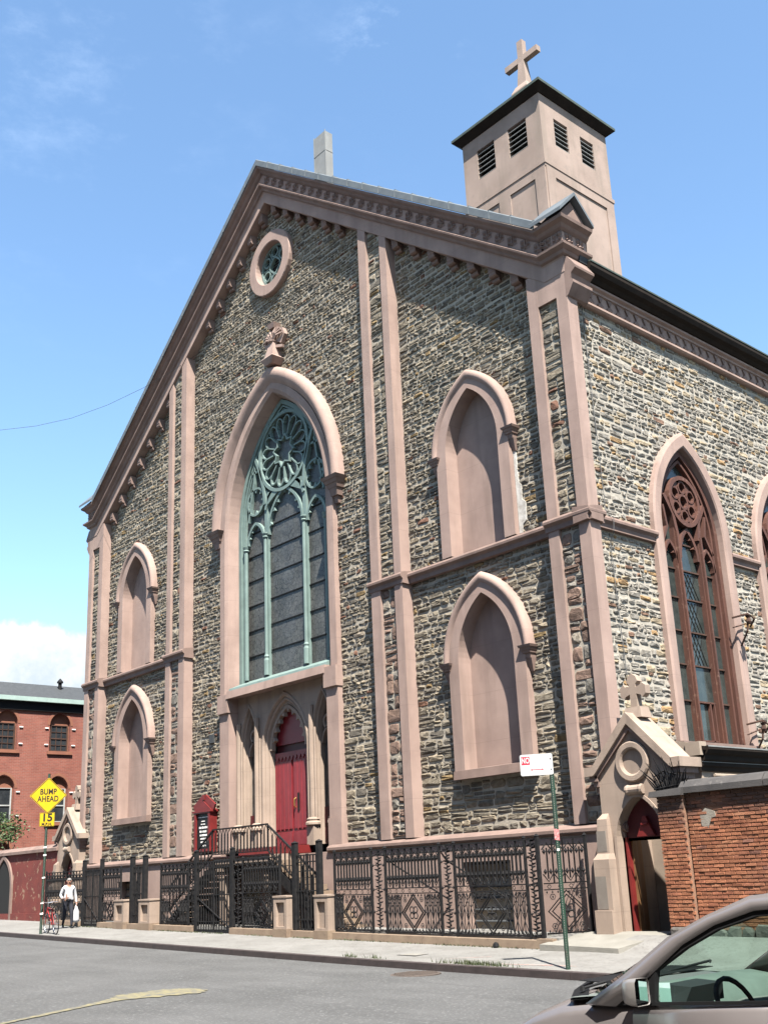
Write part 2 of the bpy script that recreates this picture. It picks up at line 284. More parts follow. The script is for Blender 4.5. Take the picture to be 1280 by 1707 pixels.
# ------------------------------------------------------------------ mesh helpers
ORIGIN = {}     # accumulated world translation of an object used as a parent
STUFFY = {'punched_holes', 'railing_ornament', 'lattice_panel', 'leaf_column', 'pegged_letters', 'gothic_heads', 'gate_ornament', 'spokes', 'leading', 'shutter_hooks', 'tape_remains', 'arch_cusps', 'glazing_bars', 'small_rose', 'lozenge_panel'}     # pieces of a few pixels, joined
class MB:
    def __init__(s): s.v = []; s.f = []; s.c = None
    def quad(s, a, b, c, d):
        i = len(s.v); s.v += [tuple(a), tuple(b), tuple(c), tuple(d)]; s.f.append((i, i + 1, i + 2, i + 3)); return s
    def hexa(s, p):      # 8 points: bottom ring 0-3, top ring 4-7
        i = len(s.v); s.v += [tuple(q) for q in p]
        s.f += [(i + 3, i + 2, i + 1, i), (i + 4, i + 5, i + 6, i + 7)] + [(i + k, i + (k + 1) % 4, i + 4 + (k + 1) % 4, i + 4 + k) for k in range(4)]
        return s
    def box(s, x0, x1, y0, y1, z0, z1):
        return s.hexa([(x0, y0, z0), (x1, y0, z0), (x1, y1, z0), (x0, y1, z0), (x0, y0, z1), (x1, y0, z1), (x1, y1, z1), (x0, y1, z1)])
    def bar(s, p, q, a, b=None, up=(0, 0, 1)):   # box along p-q with section a x b
        b = a if b is None else b
        p = Vector(p); q = Vector(q); d = (q - p).normalized(); u = Vector(up)
        if abs(d.dot(u)) > .97: u = Vector((0, 1, 0))
        x = d.cross(u).normalized() * (a / 2); y = x.cross(d).normalized() * (b / 2)
        return s.hexa([p - x - y, p + x - y, p + x + y, p - x + y, q - x - y, q + x - y, q + x + y, q - x + y])
    def loft(s, rings, closed=False, cap0=False, cap1=False):
        n = len(rings[0]); i = len(s.v)
        for r in rings: s.v += [tuple(p) for p in r]
        for k in range(len(rings) - 1):
            for j in range(n if closed else n - 1):
                a = i + k * n + j; b = i + k * n + (j + 1) % n
                s.f.append((a, b, b + n, a + n))
        if cap0: s.f.append(tuple(i + j for j in range(n))[::-1])
        if cap1: s.f.append(tuple(i + (len(rings) - 1) * n + j for j in range(n)))
        return s
    def tube(s, path, r, n=6, closed=False, caps=True):
        P = [Vector(p) for p in path]; rings = []
        m = len(P); rr = r if isinstance(r, (list, tuple)) else [r] * m
        ref = None
        for k in range(m):
            a = P[k - 1] if (k > 0 or closed) else P[k]; b = P[(k + 1) % m] if (k < m - 1 or closed) else P[k]
            d = (b - a).normalized()
            if ref is None:
                ref = Vector((0, 0, 1)) if abs(d.z) < .9 else Vector((1, 0, 0))
            x = (ref - d * ref.dot(d)).normalized(); y = d.cross(x); ref = x
            rings.append([P[k] + (x * cos(2 * pi * j / n) + y * sin(2 * pi * j / n)) * rr[k] for j in range(n)])
        if closed: rings.append(rings[0])
        return s.loft(rings, True, caps and not closed, caps and not closed)
    def lathe(s, c, prof, n=12, axis='z'):       # prof: list of (r, h)
        c = Vector(c); rings = []
        for r, h in prof:
            ring = []
            for j in range(n):
                a = 2 * pi * j / n; x, y = r * cos(a), r * sin(a)
                ring.append(c + (Vector((x, y, h)) if axis == 'z' else Vector((x, h, y)) if axis == 'y' else Vector((h, x, y))))
            rings.append(ring)
        return s.loft(rings, True, True, True)
    def poly(s, outer, holes, F, d):             # flat polygon with holes, F(u, v, d) -> point
        loops = [[Vector((u, v, 0)) for u, v in lp] for lp in [outer] + list(holes)]
        tris = tessellate_polygon(loops); i = len(s.v)
        for lp in loops: s.v += [tuple(F(p.x, p.y, d)) for p in lp]
        s.f += [(i + a, i + b, i + c) for a, b, c in tris]
        return s
    def prism(s, outer, F, d0, d1, holes=()):    # polygon extruded in depth
        s.poly(outer, holes, F, d0); s.poly(outer, holes, F, d1)
        for lp in [outer] + list(holes):
            s.loft([[F(u, v, d0) for u, v in lp], [F(u, v, d1) for u, v in lp]], True)
        return s
    def ribbon(s, path, wd, F, d0, d1, closed=False):   # flat strip of width wd along a (u, v) path
        n = len(path); Lr = []; Rr = []
        for k in range(n):
            a = path[k - 1] if (k > 0 or closed) else path[k]; b = path[(k + 1) % n] if (k < n - 1 or closed) else path[k]
            dx, dy = b[0] - a[0], b[1] - a[1]; l = max(1e-6, sqrt(dx * dx + dy * dy)); nx, ny = -dy / l, dx / l
            Lr.append((path[k][0] + nx * wd / 2, path[k][1] + ny * wd / 2)); Rr.append((path[k][0] - nx * wd / 2, path[k][1] - ny * wd / 2))
        rings = []
        for k in range(n):
            (a, b), (c, e) = Lr[k], Rr[k]
            rings.append([F(a, b, d1), F(a, b, d0), F(c, e, d0), F(c, e, d1)])
        if closed: rings.append(rings[0])
        return s.loft(rings, True, not closed, not closed)
    def mesh(s, name, m, off=Vector((0, 0, 0)), smooth=False):
        me = bpy.data.meshes.new(name)
        me.from_pydata([(x - off.x, y - off.y, z - off.z) for x, y, z in s.v], [], s.f)
        me.validate(verbose=False)
        if m is not None: me.materials.append(m)
        if s.c is not None:
            ca = me.color_attributes.new('Col', 'FLOAT_COLOR', 'POINT')
            flat = []
            for c in s.c: flat += [c[0], c[1], c[2], 1.0]
            ca.data.foreach_set('color', flat)
        bm = bmesh.new(); bm.from_mesh(me); bmesh.ops.recalc_face_normals(bm, faces=bm.faces); bm.to_mesh(me); bm.free()
        if smooth: me.polygons.foreach_set('use_smooth', [True] * len(me.polygons))
        me.update(); return me
    def build(s, name, m, parent=None, smooth=False, kind=None, label=None):
        off = ORIGIN.get(parent, Vector((0, 0, 0))) if parent is not None else Vector((0, 0, 0))
        if isinstance(m, str): m = M[m]
        o = bpy.data.objects.new(name, s.mesh(name, m, off, smooth)); COL.objects.link(o)
        if parent is not None: o.parent = parent
        ORIGIN[o] = off
        if kind is None and name in STUFFY: kind = 'stuff'
        if kind: o['kind'] = kind
        if label: o['label'] = label
        return o
    def paint(s, c):     # colour every vertex added since the last call
        if s.c is None: s.c = []
        s.c += [tuple(v * KA for v in c)] * (len(s.v) - len(s.c)); return s

def thing(name, label, cat, loc, group=None):
    o = bpy.data.objects.new(name, None); COL.objects.link(o); o.location = loc; o.empty_display_size = .2
    o['label'] = label; o['category'] = cat
    if group: o['group'] = group
    ORIGIN[o] = Vector(loc); return o
def tag(o, label, cat, group=None):
    o['label'] = label; o['category'] = cat
    if group: o['group'] = group
    return o
def inst(src, parent, loc, rot=None, scale=None):   # a copy sharing the mesh, placed in its parent's space
    o = src.copy(); COL.objects.link(o); o.parent = parent
    o.location = Vector(loc) - ORIGIN.get(parent, Vector((0, 0, 0)))
    if rot is not None: o.rotation_euler = rot
    if scale is not None: o.scale = scale
    return o
def fnt(u, v, d): return (u, d, v)                # facade frame: u = X, v = Z, d = Y
def side(u, v, d): return (13.42 - d, u, v)       # side wall frame: u = Y, depth d goes into the church
def arch(w_, h, cx, zs, n=12):                    # pointed arch, left spring to right spring
    r = (w_ * w_ + h * h) / (2 * w_); a = acos(max(-1, min(1, (r - w_) / r))); L_ = []
    for k in range(n + 1):
        t = pi - a * k / n; L_.append((cx + (r - w_) + r * cos(t), zs + r * sin(t)))
    return L_ + [(2 * cx - x, z) for x, z in L_[-2::-1]]
def jamb(w_, h, cx, zs, zb, n=12): return [(cx - w_, zb)] + arch(w_, h, cx, zs, n) + [(cx + w_, zb)]
def archhw(w_, h, t):                             # half width of that arch at height t above its spring
    if t <= 0: return w_
    if t >= h: return 0.0
    r = (w_ * w_ + h * h) / (2 * w_); return sqrt(max(0, r * r - t * t)) - (r - w_)
def circ(cx, cz, r, n=24, a0=0): return [(cx + r * cos(a0 + 2 * pi * k / n), cz + r * sin(a0 + 2 * pi * k / n)) for k in range(n)]
def text(body, size, m, parent, loc, rot, ext=.002, align='CENTER', bold=0.0, name='lettering', sx=1.0):
    cu = bpy.data.curves.new(name, 'FONT'); cu.body = body; cu.size = size; cu.align_x = align; cu.align_y = 'CENTER'; cu.extrude = ext; cu.offset = bold; cu.space_character = 1.04
    cu.materials.append(M[m]); o = bpy.data.objects.new(name, cu); COL.objects.link(o); o.parent = parent
    o.location = Vector(loc) - ORIGIN.get(parent, Vector((0, 0, 0))) if parent is not None else loc
    o.rotation_euler = rot; o.scale = (sx, 1, 1)
    me = bpy.data.meshes.new_from_object(o.evaluated_get(bpy.context.evaluated_depsgraph_get()))
    q = bpy.data.objects.new(name, me); COL.objects.link(q); q.parent = parent; q.location = o.location; q.rotation_euler = rot; q.scale = (sx, 1, 1)
    bpy.data.objects.remove(o); bpy.data.curves.remove(cu); return q

# ------------------------------------------------------------------ ground levels
def base_z(x):
    x = max(-70, min(70, x))
    return .2 - .018 * x if x < 8 else .056 - .144 * (1 - exp(-(x - 8) / 8))
def road_z(x, y): return base_z(x) + .02 * max(0, min(12, -4 - y))
def ss(t): t = max(0, min(1, t)); return t * t * (3 - 2 * t)
def fence_z(x):
    x = max(-70, min(70, x))
    return .39 - .0155 * x if x < 8 else .266 - .124 * (1 - exp(-(x - 8) / 8))
def walk_z(x, y):
    a = base_z(x) + .13; b = fence_z(x); t = max(0, min(1, (y + 4) / 2.8))
    return a + (b - a) * t + .27 * ss((y + 1.9) / 1.3) * ss((x - 12.4) / .8)
def sheet(xs, ys, zf):
    mb = MB(); n = len(xs)
    for y in ys:
        for x in xs: mb.v.append((x, y, zf(x, y)))
    for j in range(len(ys) - 1):
        for i in range(n - 1): a = j * n + i; mb.f.append((a, a + 1, a + 1 + n, a + n))
    return mb
def frange(a, b, n): return [a + (b - a) * k / n for k in range(n + 1)]
XS = frange(-70, 70, 70)
def struct(mb, name, m, smooth=True):
    o = mb.build(name, m, None, smooth); o['kind'] = 'structure'; return o
def ground_f(x, y):
    if y < -4: return road_z(x, y) - .06
    return max(road_z(x, -4), 0) * 0 + base_z(x) - .06 + (fence_z(x) - base_z(x)) * ss((y + 4) / 2.8)
struct(sheet([-900, -400, -150] + XS + [150, 400, 900], [-900, -400, -120, -60, -30, -20, -16, -14, -10, -6, -4, -2.6, -1.2, 4, 20, 60, 200, 900], ground_f), 'ground', 'asphalt')
struct(sheet(XS, frange(-14, -3.99, 12), road_z), 'road', 'asphalt')
struct(sheet(XS + [], [-4 + .10, -3.4, -2.8, -2.2, -1.9, -1.6, -1.3, -1.0, -.6, -.2, .4], walk_z), 'sidewalk', 'sidewalk')
struct(sheet(XS, [-22, -17, -14.12], lambda x, y: road_z(x, y) + .13), 'near_sidewalk', 'sidewalk')
kb = thing('kerb', 'dark steel faced kerb along the far sidewalk', 'kerb', (0, -4, .2)); kb['kind'] = 'structure'; del kb['category']
for k in range(-23, 24):
    x0, x1 = k * 3.0, k * 3.0 + 2.985
    mb = MB(); y0, y1 = -4.03, -3.88
    mb.hexa([(x0, y0, base_z(x0) - .2), (x1, y0, base_z(x1) - .2), (x1, y1, base_z(x1) - .2), (x0, y1, base_z(x0) - .2),
             (x0, y0 + .015, base_z(x0) + .128), (x1, y0 + .015, base_z(x1) + .128), (x1, y1, base_z(x1) + .136), (x0, y1, base_z(x0) + .136)])
    mb.build('kerb_stone', 'kerb', kb)
kb2 = thing('near_kerb', 'granite kerb beside the parked car', 'kerb', (25, -14, .3)); kb2['kind'] = 'structure'; del kb2['category']
for k in range(4, 12):
    x0, x1 = k * 3.0, k * 3.0 + 2.985; mb = MB()
    mb.hexa([(x0, -14.15, 0), (x1, -14.15, 0), (x1, -13.99, 0), (x0, -13.99, 0), (x0, -14.15, road_z(x0, -14) + .14), (x1, -14.15, road_z(x1, -14) + .14), (x1, -14, road_z(x1, -14) + .135), (x0, -14, road_z(x0, -14) + .135)])
    mb.build('kerb_stone', 'kerb_top', kb2)
YEL_LINE = [(12.4, -13.3, .12), (11.8, -12.3, .15), (11.2, -11.3, .18), (10.8, -10.6, .30), (10.6, -10.1, .9), (10.55, -9.2, 1.1), (10.5, -8.85, .5)]
PATCH = [(12.1, -11.7), (11.8, -10.6), (12.6, -10.2), (13.9, -10.5), (15.1, -11.1), (14.8, -11.7), (13.0, -12.3)]
# ------------------------------------------------------------------ CHURCH
XC = 0.12
A0, A1, A2, A3 = 12.126, 12.458, 13.08, 13.42
B0, B1, B2, B3 = 5.317, 5.718, 6.342, 6.677
WY = .38; WX = A3 - .35            # mortar planes
ZW = 2.81                          # top of the water table
BZ0, BZ1 = 9.8, 10.16              # string course
church = thing('church', 'big gabled brownstone and rubble stone church with square bell tower', 'church', (0, .4, .3))
def P(name, mb, m, parent=church, **k): return mb.build(name, m, parent, **k)
def rake(x, z0): return z0 - .75 * abs(x - XC)
NX = 9.55; NW = 1.36               # blind niches
NICHES = [(sx * NX, zb, zs) for sx in (1, -1) for zb, zs in ((BZ1, 13.1), (4.16, 7.2))]
HW, HH, HZ = 3.72, 5.35, 14.0      # hood of the great window
MJ = 3.28                          # its jamb, outer half width

# --- stone laying -------------------------------------------------
def sub(iv, a, b):
    o = []
    for p, q in iv:
        if b <= p or a >= q: o.append((p, q)); continue
        if a > p: o.append((p, a))
        if b < q: o.append((b, q))
    return o
def free_front(z):
    iv = [(-A0, -B3), (-B0, B0), (B3, A0)]
    lim = (26.15 - z) / .75
    iv = [(max(a, XC - lim), min(b, XC + lim)) for a, b in iv]; iv = [(a, b) for a, b in iv if b - a > .1]
    for cx, zb, zs in NICHES:
        if z > zs + 2.35 or z < zb - .02: continue
        h = archhw(1.5, 2.22, z - zs) if z > zs else NW - .02
        if h > 0: iv = sub(iv, cx - h, cx + h)
    if z < HZ: iv = sub(iv, XC - MJ + .02, XC + MJ - .02)
    elif z < HZ + HH: iv = sub(iv, XC - archhw(HW - .1, HH - .1, z - HZ), XC + archhw(HW - .1, HH - .1, z - HZ))
    t = z - 23.55
    if abs(t) < 1.2: h = sqrt(1.2 ** 2 - t * t); iv = sub(iv, XC - h, XC + h)
    if BZ0 + .03 < z < BZ1 - .03: iv = [(a, b) for a, b in iv if b < B0 + .1 and a > -B0 - .1]
    return iv
SWIN = [4.83, 9.9, 14.97, 20.04]
def free_side(z):
    iv = [(.36, 24.0)]
    for c in SWIN:
        if z < 10.4: iv = sub(iv, c - 1.74, c + 1.74)
        elif z < 13.3: h = archhw(1.76, 2.85, z - 10.4); iv = sub(iv, c - h, c + h)
    if BZ0 + .03 < z < BZ1 - .03: return []
    return iv
def tone(rng, kind):
    r = rng.random()
    if kind == 'side':  # flank stones paler: the stronger sun on that side is put into their colour
        if r < .55: g = rng.uniform(.36, .46); c = (g, g * .985, g * .94)
        elif r < .76: g = rng.uniform(.30, .38); c = (g, g * .98, g * .93)
        elif r < .92: g = rng.uniform(.38, .54); c = (g * 1.04, g * .90, g * .68)
        elif r < .965: c = (.50, .34, .18)
        else: c = (.27, .17, .125)
    elif kind == 'panel':
        if r < .5: g = rng.uniform(.17, .27); c = (g * 1.35, g * .95, g * .80)
        elif r < .85: g = rng.uniform(.20, .34); c = (g, g * .98, g * .93)
        else: g = rng.uniform(.36, .46); c = (g * 1.03, g * .96, g * .85)
    else:
        if r < .56: g = rng.uniform(.24, .36); c = (g * 1.05, g * .96, g * .80)
        elif r < .76: g = rng.uniform(.16, .24); c = (g * 1.03, g * .96, g * .85)
        elif r < .93: g = rng.uniform(.32, .43); c = (g * 1.07, g * .95, g * .76)
        elif r < .965: c = (.32, .235, .12)
        elif r < .985: c = (.25, .135, .095)
        else: c = (.36, .32, .27)
    k = rng.uniform(.94, 1.08)
    return (c[0] * k * 1.0, c[1] * k * .93, c[2] * k * .84)
def stone_geo(mb, F, u0, u1, v0, v1, dback, dfront, rng, col):
    w_, h_ = u1 - u0, v1 - v0; j = min(.22 * h_, .05, .2 * w_)
    cut = lambda: rng.uniform(.15, 1.0) * min(.32 * h_, .26 * w_, .075)
    c = [cut() for _ in range(4)]
    r = lambda: rng.uniform(-j, j) * .55
    pts = [(u0, v0 + c[0]), (u0 + c[0], v0 + r() * .4), (u1 - c[1], v0 + r() * .4), (u1, v0 + c[1]), (u1 + r() * .2, v1 - c[2]), (u1 - c[2], v1 + r() * .4), (u0 + c[3], v1 + r() * .4), (u0, v1 - c[3])]
    mu, mv = (u0 + u1) / 2, (v0 + v1) / 2; ins = min(.03, .16 * h_)
    front = [(u + (ins if u < mu else -ins), v + (ins if v < mv else -ins), dfront + rng.uniform(-.014, .014)) for u, v in pts]
    i = len(mb.v)
    mb.v += [F(u, v, dback) for u, v in pts] + [F(*q) for q in front] + [F(mu + rng.uniform(-.25, .25) * w_, mv + rng.uniform(-.2, .2) * h_, dfront - rng.uniform(-.006, .035))]
    for k in range(8):
        n = (k + 1) % 8
        mb.f.append((i + k, i + n, i + 8 + n, i + 8 + k)); mb.f.append((i + 8 + k, i + 8 + n, i + 16))
    mb.paint(col)
CAMP = Vector(cam.location)
STONES = []       # (score, F, geometry arguments)
def lay(F, free, z0, z1, dback, kind, seed, hfun, wfun, proud=(.010, .034)):
    rng = random.Random(seed); z = z0
    while z < z1 - .05:
        h = min(hfun(rng, z), z1 - z)
        if z1 - (z + h) < .09: h = z1 - z
        ivs = free(z + h * .5); lo = free(z + .01); hi = free(z + h - .01)
        def clip(a, b, other):
            best = None
            for p, q in other:
                s, e = max(a, p), min(b, q)
                if e - s > .08 and (best is None or e - s > best[1] - best[0]): best = (s, e)
            return best
        for a, b in ivs:
            x = a; phase = rng.random() * 10
            while x < b - .05:
                w_ = wfun(rng, h, z)
                if b - (x + w_) < .14: w_ = b - x
                x1 = min(b, x + w_)
                s = (x, x1)
                for other in (lo, hi):
                    t = clip(s[0] - .0, s[1] + .0, other)
                    if t is None: s = None; break
                    s = t if (t[1] - t[0]) > .55 * (s[1] - s[0]) or True else s
                if s is not None:
                    wob = .028 * sin(x * 1.7 + phase + z * 3.1) + .016 * sin(x * 4.3 + z * 7)
                    g = rng.uniform(.006, .012)
                    def put(v0, v1, u0, u1):
                        if u1 - u0 < .07 or v1 - v0 < .05: return
                        pr = rng.uniform(*proud)
                        c = tone(rng, kind); p = Vector(F((u0 + u1) / 2, (v0 + v1) / 2, dback)); dv = CAMP - p; dist = dv.length
                        n = Vector(F(0, 0, -1)) - Vector(F(0, 0, 0)); ang = abs(n.dot(dv.normalized()))
                        sc = sqrt((u1 - u0) * ang * (v1 - v0)) / dist
                        STONES.append((sc, F, (u0, u1, v0, v1, dback + .01, dback - pr), rng.randrange(1 << 30), c))
                    u0, u1 = s[0] + g, s[1] - g
                    v0, v1 = z + wob + g, z + h + wob - g
                    v0 = max(v0, z0 + .005)
                    if h > .19 and rng.random() < .40:
                        m = v0 + (v1 - v0) * rng.uniform(.35, .65)
                        put(v0, m - .008, u0, u1)
                        if u1 - u0 > .45 and rng.random() < .5:
                            um = u0 + (u1 - u0) * rng.uniform(.35, .65); put(m + .008, v1, u0, um - .01); put(m + .008, v1, um + .01, u1)
                        else: put(m + .008, v1, u0, u1)
                    else: put(v0, v1, u0, u1)
                x = x1
        z += h
def hf(r, z): return (r.uniform(.12, .27) if z < 6 else r.uniform(.09, .19) if z < 12 else r.uniform(.08, .16))
def wf(r, h, z): return max(.15, h * r.uniform(.9, 3.3))
lay(fnt, free_front, ZW + .01, 26.0, WY, 'front', 11, hf, wf)
lay(side, free_side, 3.3, 16.05, A3 - WX, 'side', 12, lambda r, z: r.uniform(.11, .25) if z < 7 else r.uniform(.09, .19), lambda r, h, z: max(.16, h * r.uniform(.9, 3.2)))
# panels between the twin strips of each pilaster
PANELS = [(B1, B2), (-B2, -B1), (A1, A2), (-A2, -A1)]
for k, (pa, pb) in enumerate(PANELS):
    for za, zb in ((ZW + .01, BZ0), (BZ1, 15.93 if abs(pa) > 10 else 21.6)):
        def fr(z, pa=pa, pb=pb):
            l_ = (26.0 - z) / .75; a = max(pa, XC - l_); b = min(pb, XC + l_)
            return [(a, b)] if b - a > .08 else []
        lay(fnt, fr, za, zb, .10, 'panel' if zb < 10 else 'front', 30 + k + int(za), lambda r, z: r.uniform(.18, .42) if z < 10 else r.uniform(.12, .3), lambda r, h, z: r.choice([.31, .31, .62, .45]), (.012, .035))

# --- mortar faces behind the stones ---------------------------------
front_outline = [(-A3 + .02, .1), (A3 - .02, .1), (A3 - .02, 16.9), (XC, rake(XC, 27.0)), (-A3 + .02, 16.9)]
holes = [jamb(NW - .1, 2.0, cx, zs, zb + .02) for cx, zb, zs in NICHES]
holes += [jamb(MJ - .15, 5.2, XC, HZ, 2.5), circ(XC, 23.55, 1.1)]
VENTS = [(8.42, 10.06, .36, 2.1), (-10.0, -8.36, .5, 2.05)]
fw = P('front_wall', MB().poly(front_outline, holes, fnt, WY), 'mortar')
souts = [(.3, .1), (36, .1), (36, 16.4), (.3, 16.4)]
sw = P('side_wall', MB().poly(souts, [jamb(1.6, 2.6, c, 10.4, 4.72) for c in SWIN], side, A3 - WX), 'mortar_side')
P('rear_wall', MB().box(-13.0, 13.0, 35.6, 36.0, 0, 17).box(-13.07, -12.8, .3, 36, 0, 16.4), 'mortar')
for pa, pb in PANELS:
    zt = 16.0 if abs(pa) > 10 else rake(max(abs(pa), abs(pb)) * (1 if pa > 0 else -1), 26.2) + .2
    P('panel_bed', MB().box(pa - .01, pb + .01, .10, .36, ZW, zt), 'mortar', fw)
STONES.sort(key=lambda s: -s[0])
bulk_f, bulk_s = MB(), MB()
for k, (sc, F, a, seed, c) in enumerate(STONES):
    rng = random.Random(seed)
    if k < 300:
        mb = MB(); stone_geo(mb, F, *a, rng, c); P('stone', mb, 'stone', fw if F is fnt else sw)
    else: stone_geo(bulk_f if F is fnt else bulk_s, F, *a, rng, c)
P('stonework', bulk_f, 'stone', fw, kind='stuff'); P('stonework', bulk_s, 'stone', sw, kind='stuff')

# --- plinth, water table, pilasters ---------------------------------
VHOLES = [[(a, c), (b, c), (b, d), (a, d)] for a, b, c, d in VENTS]
BDOOR = (-2.0, -.55, .28, 2.12)
VHOLES.append([(BDOOR[0], BDOOR[2]), (BDOOR[1], BDOOR[2]), (BDOOR[1], BDOOR[3]), (BDOOR[0], BDOOR[3])])
pl = MB().poly([(-13.5, 0), (13.5, 0), (13.5, 2.6), (-13.5, 2.6)], VHOLES, fnt, 0.0)
pl.quad((13.5, 0, 0), (13.5, .4, 0), (13.5, .4, 2.6), (13.5, 0, 2.6)).quad((-13.5, 0, 0), (-13.5, .4, 0), (-13.5, .4, 2.6), (-13.5, 0, 2.6))
for lp in VHOLES: pl.loft([[fnt(u, v, 0) for u, v in lp], [fnt(u, v, .5) for u, v in lp]], True)
plinth = P('plinth', pl, 'stucco')
for a, b, c, d in VENTS:
    v = P('basement_vent', MB().box(a, b, .5, .52, c, d), 'dark', plinth)
    n = 7
    for k in range(n):
        mb = MB(); z = c + .05 + (d - c - .1) * k / (n - 1); mb.hexa([(a + .02, .30, z - .03), (b - .02, .30, z - .03), (b - .02, .42, z + .02), (a + .02, .42, z + .02), (a + .02, .30, z - .015), (b - .02, .30, z - .015), (b - .02, .42, z + .035), (a + .02, .42, z + .035)])
        P('vent_slat', mb, 'slate', plinth)
P('basement_door', MB().box(BDOOR[0], BDOOR[1], .5, .53, BDOOR[2], BDOOR[3]), 'dark', plinth)
prof = [(0.05, 2.55), (-.06, 2.60), (-.08, 2.63), (-.08, 2.70), (0.0, 2.76), (.34, 2.82)]
for x0, x1 in ((-13.56, XC - 2.85), (XC + 2.85, 13.56)):
    wt = MB().loft([[(x0, y, z) for y, z in prof], [(x1, y, z) for y, z in prof]], False, True, True)
    if x0 < 0: P('water_table', wt, 'stucco_dark')
wt.loft([[(13.5 - y, .0, z) for y, z in prof], [(13.5 - y, .45, z) for y, z in prof]], False, True, True)
P('water_table', wt, 'stucco_dark')
def strip(x0, x1, z0, z1, slope=False, y=0.0, yb=.40):
    mb = MB()
    if slope: zt0, zt1 = rake(x0, 26.03), rake(x1, 26.03)
    else: zt0 = zt1 = z1
    return mb.hexa([(x0, y, z0), (x1, y, z0), (x1, yb, z0), (x0, yb, z0), (x0, y, zt0), (x1, y, zt1), (x1, yb, zt1), (x0, yb, zt0)])
for sx in (1, -1):
    for a, b in ((B0, B1), (B2, B3)):
        x0, x1 = sorted((sx * a, sx * b))
        P('pilaster_strip', strip(x0, x1, ZW - .01, BZ0 + .05), 'stucco')
        P('pilaster_strip', strip(x0 + .02, x1 - .02, BZ1 - .05, 0, True), 'stucco')
    for a, b in ((A0, A1), (A2, A3)):
        x0, x1 = sorted((sx * a, sx * b)); yb = .70 if (b == A3) else .40
        P('pilaster_strip', strip(x0, x1, ZW - .01, BZ0 + .05), 'stucco')
        P('pilaster_strip', strip(x0, x1, BZ1 - .05, 16.9), 'stucco')
    x0, x1 = sorted((sx * A1, sx * A2))
    P('pilaster_head', strip(x0, x1, 15.93, 16.9, y=.004), 'stucco')

# --- string course ---------------------------------------------------
def course(parts, F=fnt):
    mb = MB()
    pr = [(.35, BZ0), (.03, BZ0 + .02), (.03, BZ0 + .14), (-.0, BZ0 + .17), (-.055, BZ0 + .21), (-.06, BZ0 + .27), (-.02, BZ0 + .33), (.08, BZ0 + .36), (.35, BZ0 + .42)]
    for u0, u1, off in parts:
        ring = [(d + off if d < .3 else .42 + max(0, off), z) for d, z in pr]
        mb.loft([[F(u0, z, d) for d, z in ring], [F(u1, z, d) for d, z in ring]], True, True, True)
    return mb
for sx in (1, -1):
    P('string_course', course([tuple(sorted((sx * (B3 + .07), sx * (A0 - .07)))) + (.20,)]), 'stucco_dark')
    P('string_course', course([tuple(sorted((sx * (B0 - .07), sx * (B3 + .07)))) + (-.055,)]), 'stucco_dark')
    P('string_course', course([tuple(sorted((sx * (A0 - .07), sx * (A3 + .10)))) + (-.055,)]), 'stucco_dark')
prev = -.10
for c in SWIN + [25.11]:
    P('string_course', course([(prev, c - 1.78, .20 if prev > 0 else .0)] if prev > 0 else [(-.10, .55, -.05), (.55, c - 1.78, .19)], side), 'stucco_dark'); prev = c + 1.78

# --- raking cornice --------------------------------------------------
ZT = 9.49                                        # fall from apex to the level end pieces
def rake_path(xe): return [(-xe, 0), (-12.75, 0), (XC, 1), (12.75, 0), (xe, 0)]
def raked(profile, xe=13.42, yb=.9, depth=.95, closed=True):
    """profile = [(projection, z at apex)]; runs along the gable, then back along both flanks of the end blocks"""
    mb = MB(); rings = []
    for sx in (-1,):
        pass
    def ring(bx, by, nx, ny, drop): return [(bx + nx * p, by + ny * p, z - drop) for p, z in profile]
    rings.append(ring(-xe, depth, -1, 0, ZT)); rings.append(ring(-xe, 0, -1, -1, ZT)); rings.append(ring(-12.75, 0, 0, -1, ZT))
    rings.append(ring(XC, 0, 0, -1, 0)); rings.append(ring(12.75, 0, 0, -1, ZT)); rings.append(ring(xe, 0, 1, -1, ZT)); rings.append(ring(xe, depth, 1, 0, ZT))
    return mb.loft(rings, False, True, True)
P('architrave', raked([(-.36, 26.0), (.0, 26.0), (.012, 26.02), (.012, 26.42), (.05, 26.50)], xe=13.42), 'stucco')
P('rake_moulding', raked([(.04, 26.46), (.10, 26.50), (.13, 26.58), (.24, 26.66), (.25, 26.72), (.06, 26.80)]), 'stucco_dark')
P('frieze', raked([(.05, 26.76), (.07, 26.80), (.07, 27.20), (.10, 27.24)]), 'stucco')
P('crown_moulding', raked([(.08, 27.16), (.15, 27.22), (.20, 27.30), (.31, 27.37), (.33, 27.45), (.10, 27.47)]), 'stucco_dark')
# leaf ornaments along the frieze
def ornament_mesh():
    mb = MB(); r = .02
    mb.box(-.165, .165, -.0, .02, -.17, .17)
    for cx, cz, s, t in ((-.085, .075, .075, 0), (.085, .075, .075, 0), (0, -.075, .085, 0), (-.10, -.05, .05, 0), (.10, -.05, .05, 0)):
        i = len(mb.v); mb.v += [(cx - s, -.004, cz), (cx, -.004, cz - s), (cx + s, -.004, cz), (cx, -.004, cz + s), (cx, -.06, cz)]
        mb.f += [(i, i + 1, i + 4), (i + 1, i + 2, i + 4), (i + 2, i + 3, i + 4), (i + 3, i, i + 4)]
    mb.box(-.015, .015, -.03, 0, -.14, .14)
    return mb
orn = None
def frieze_orn(x, z, y=-.075, rot=(0, 0, 0)):
    global orn
    if orn is None: orn = ornament_mesh().build('leaf_ornament', 'stucco_dark', church); src = orn; o = src; o.location = Vector((x, y, z)) - ORIGIN[church]; 
    else: o = inst(orn, church, (x, y, z))
    o.rotation_euler = rot; return o
n = 29
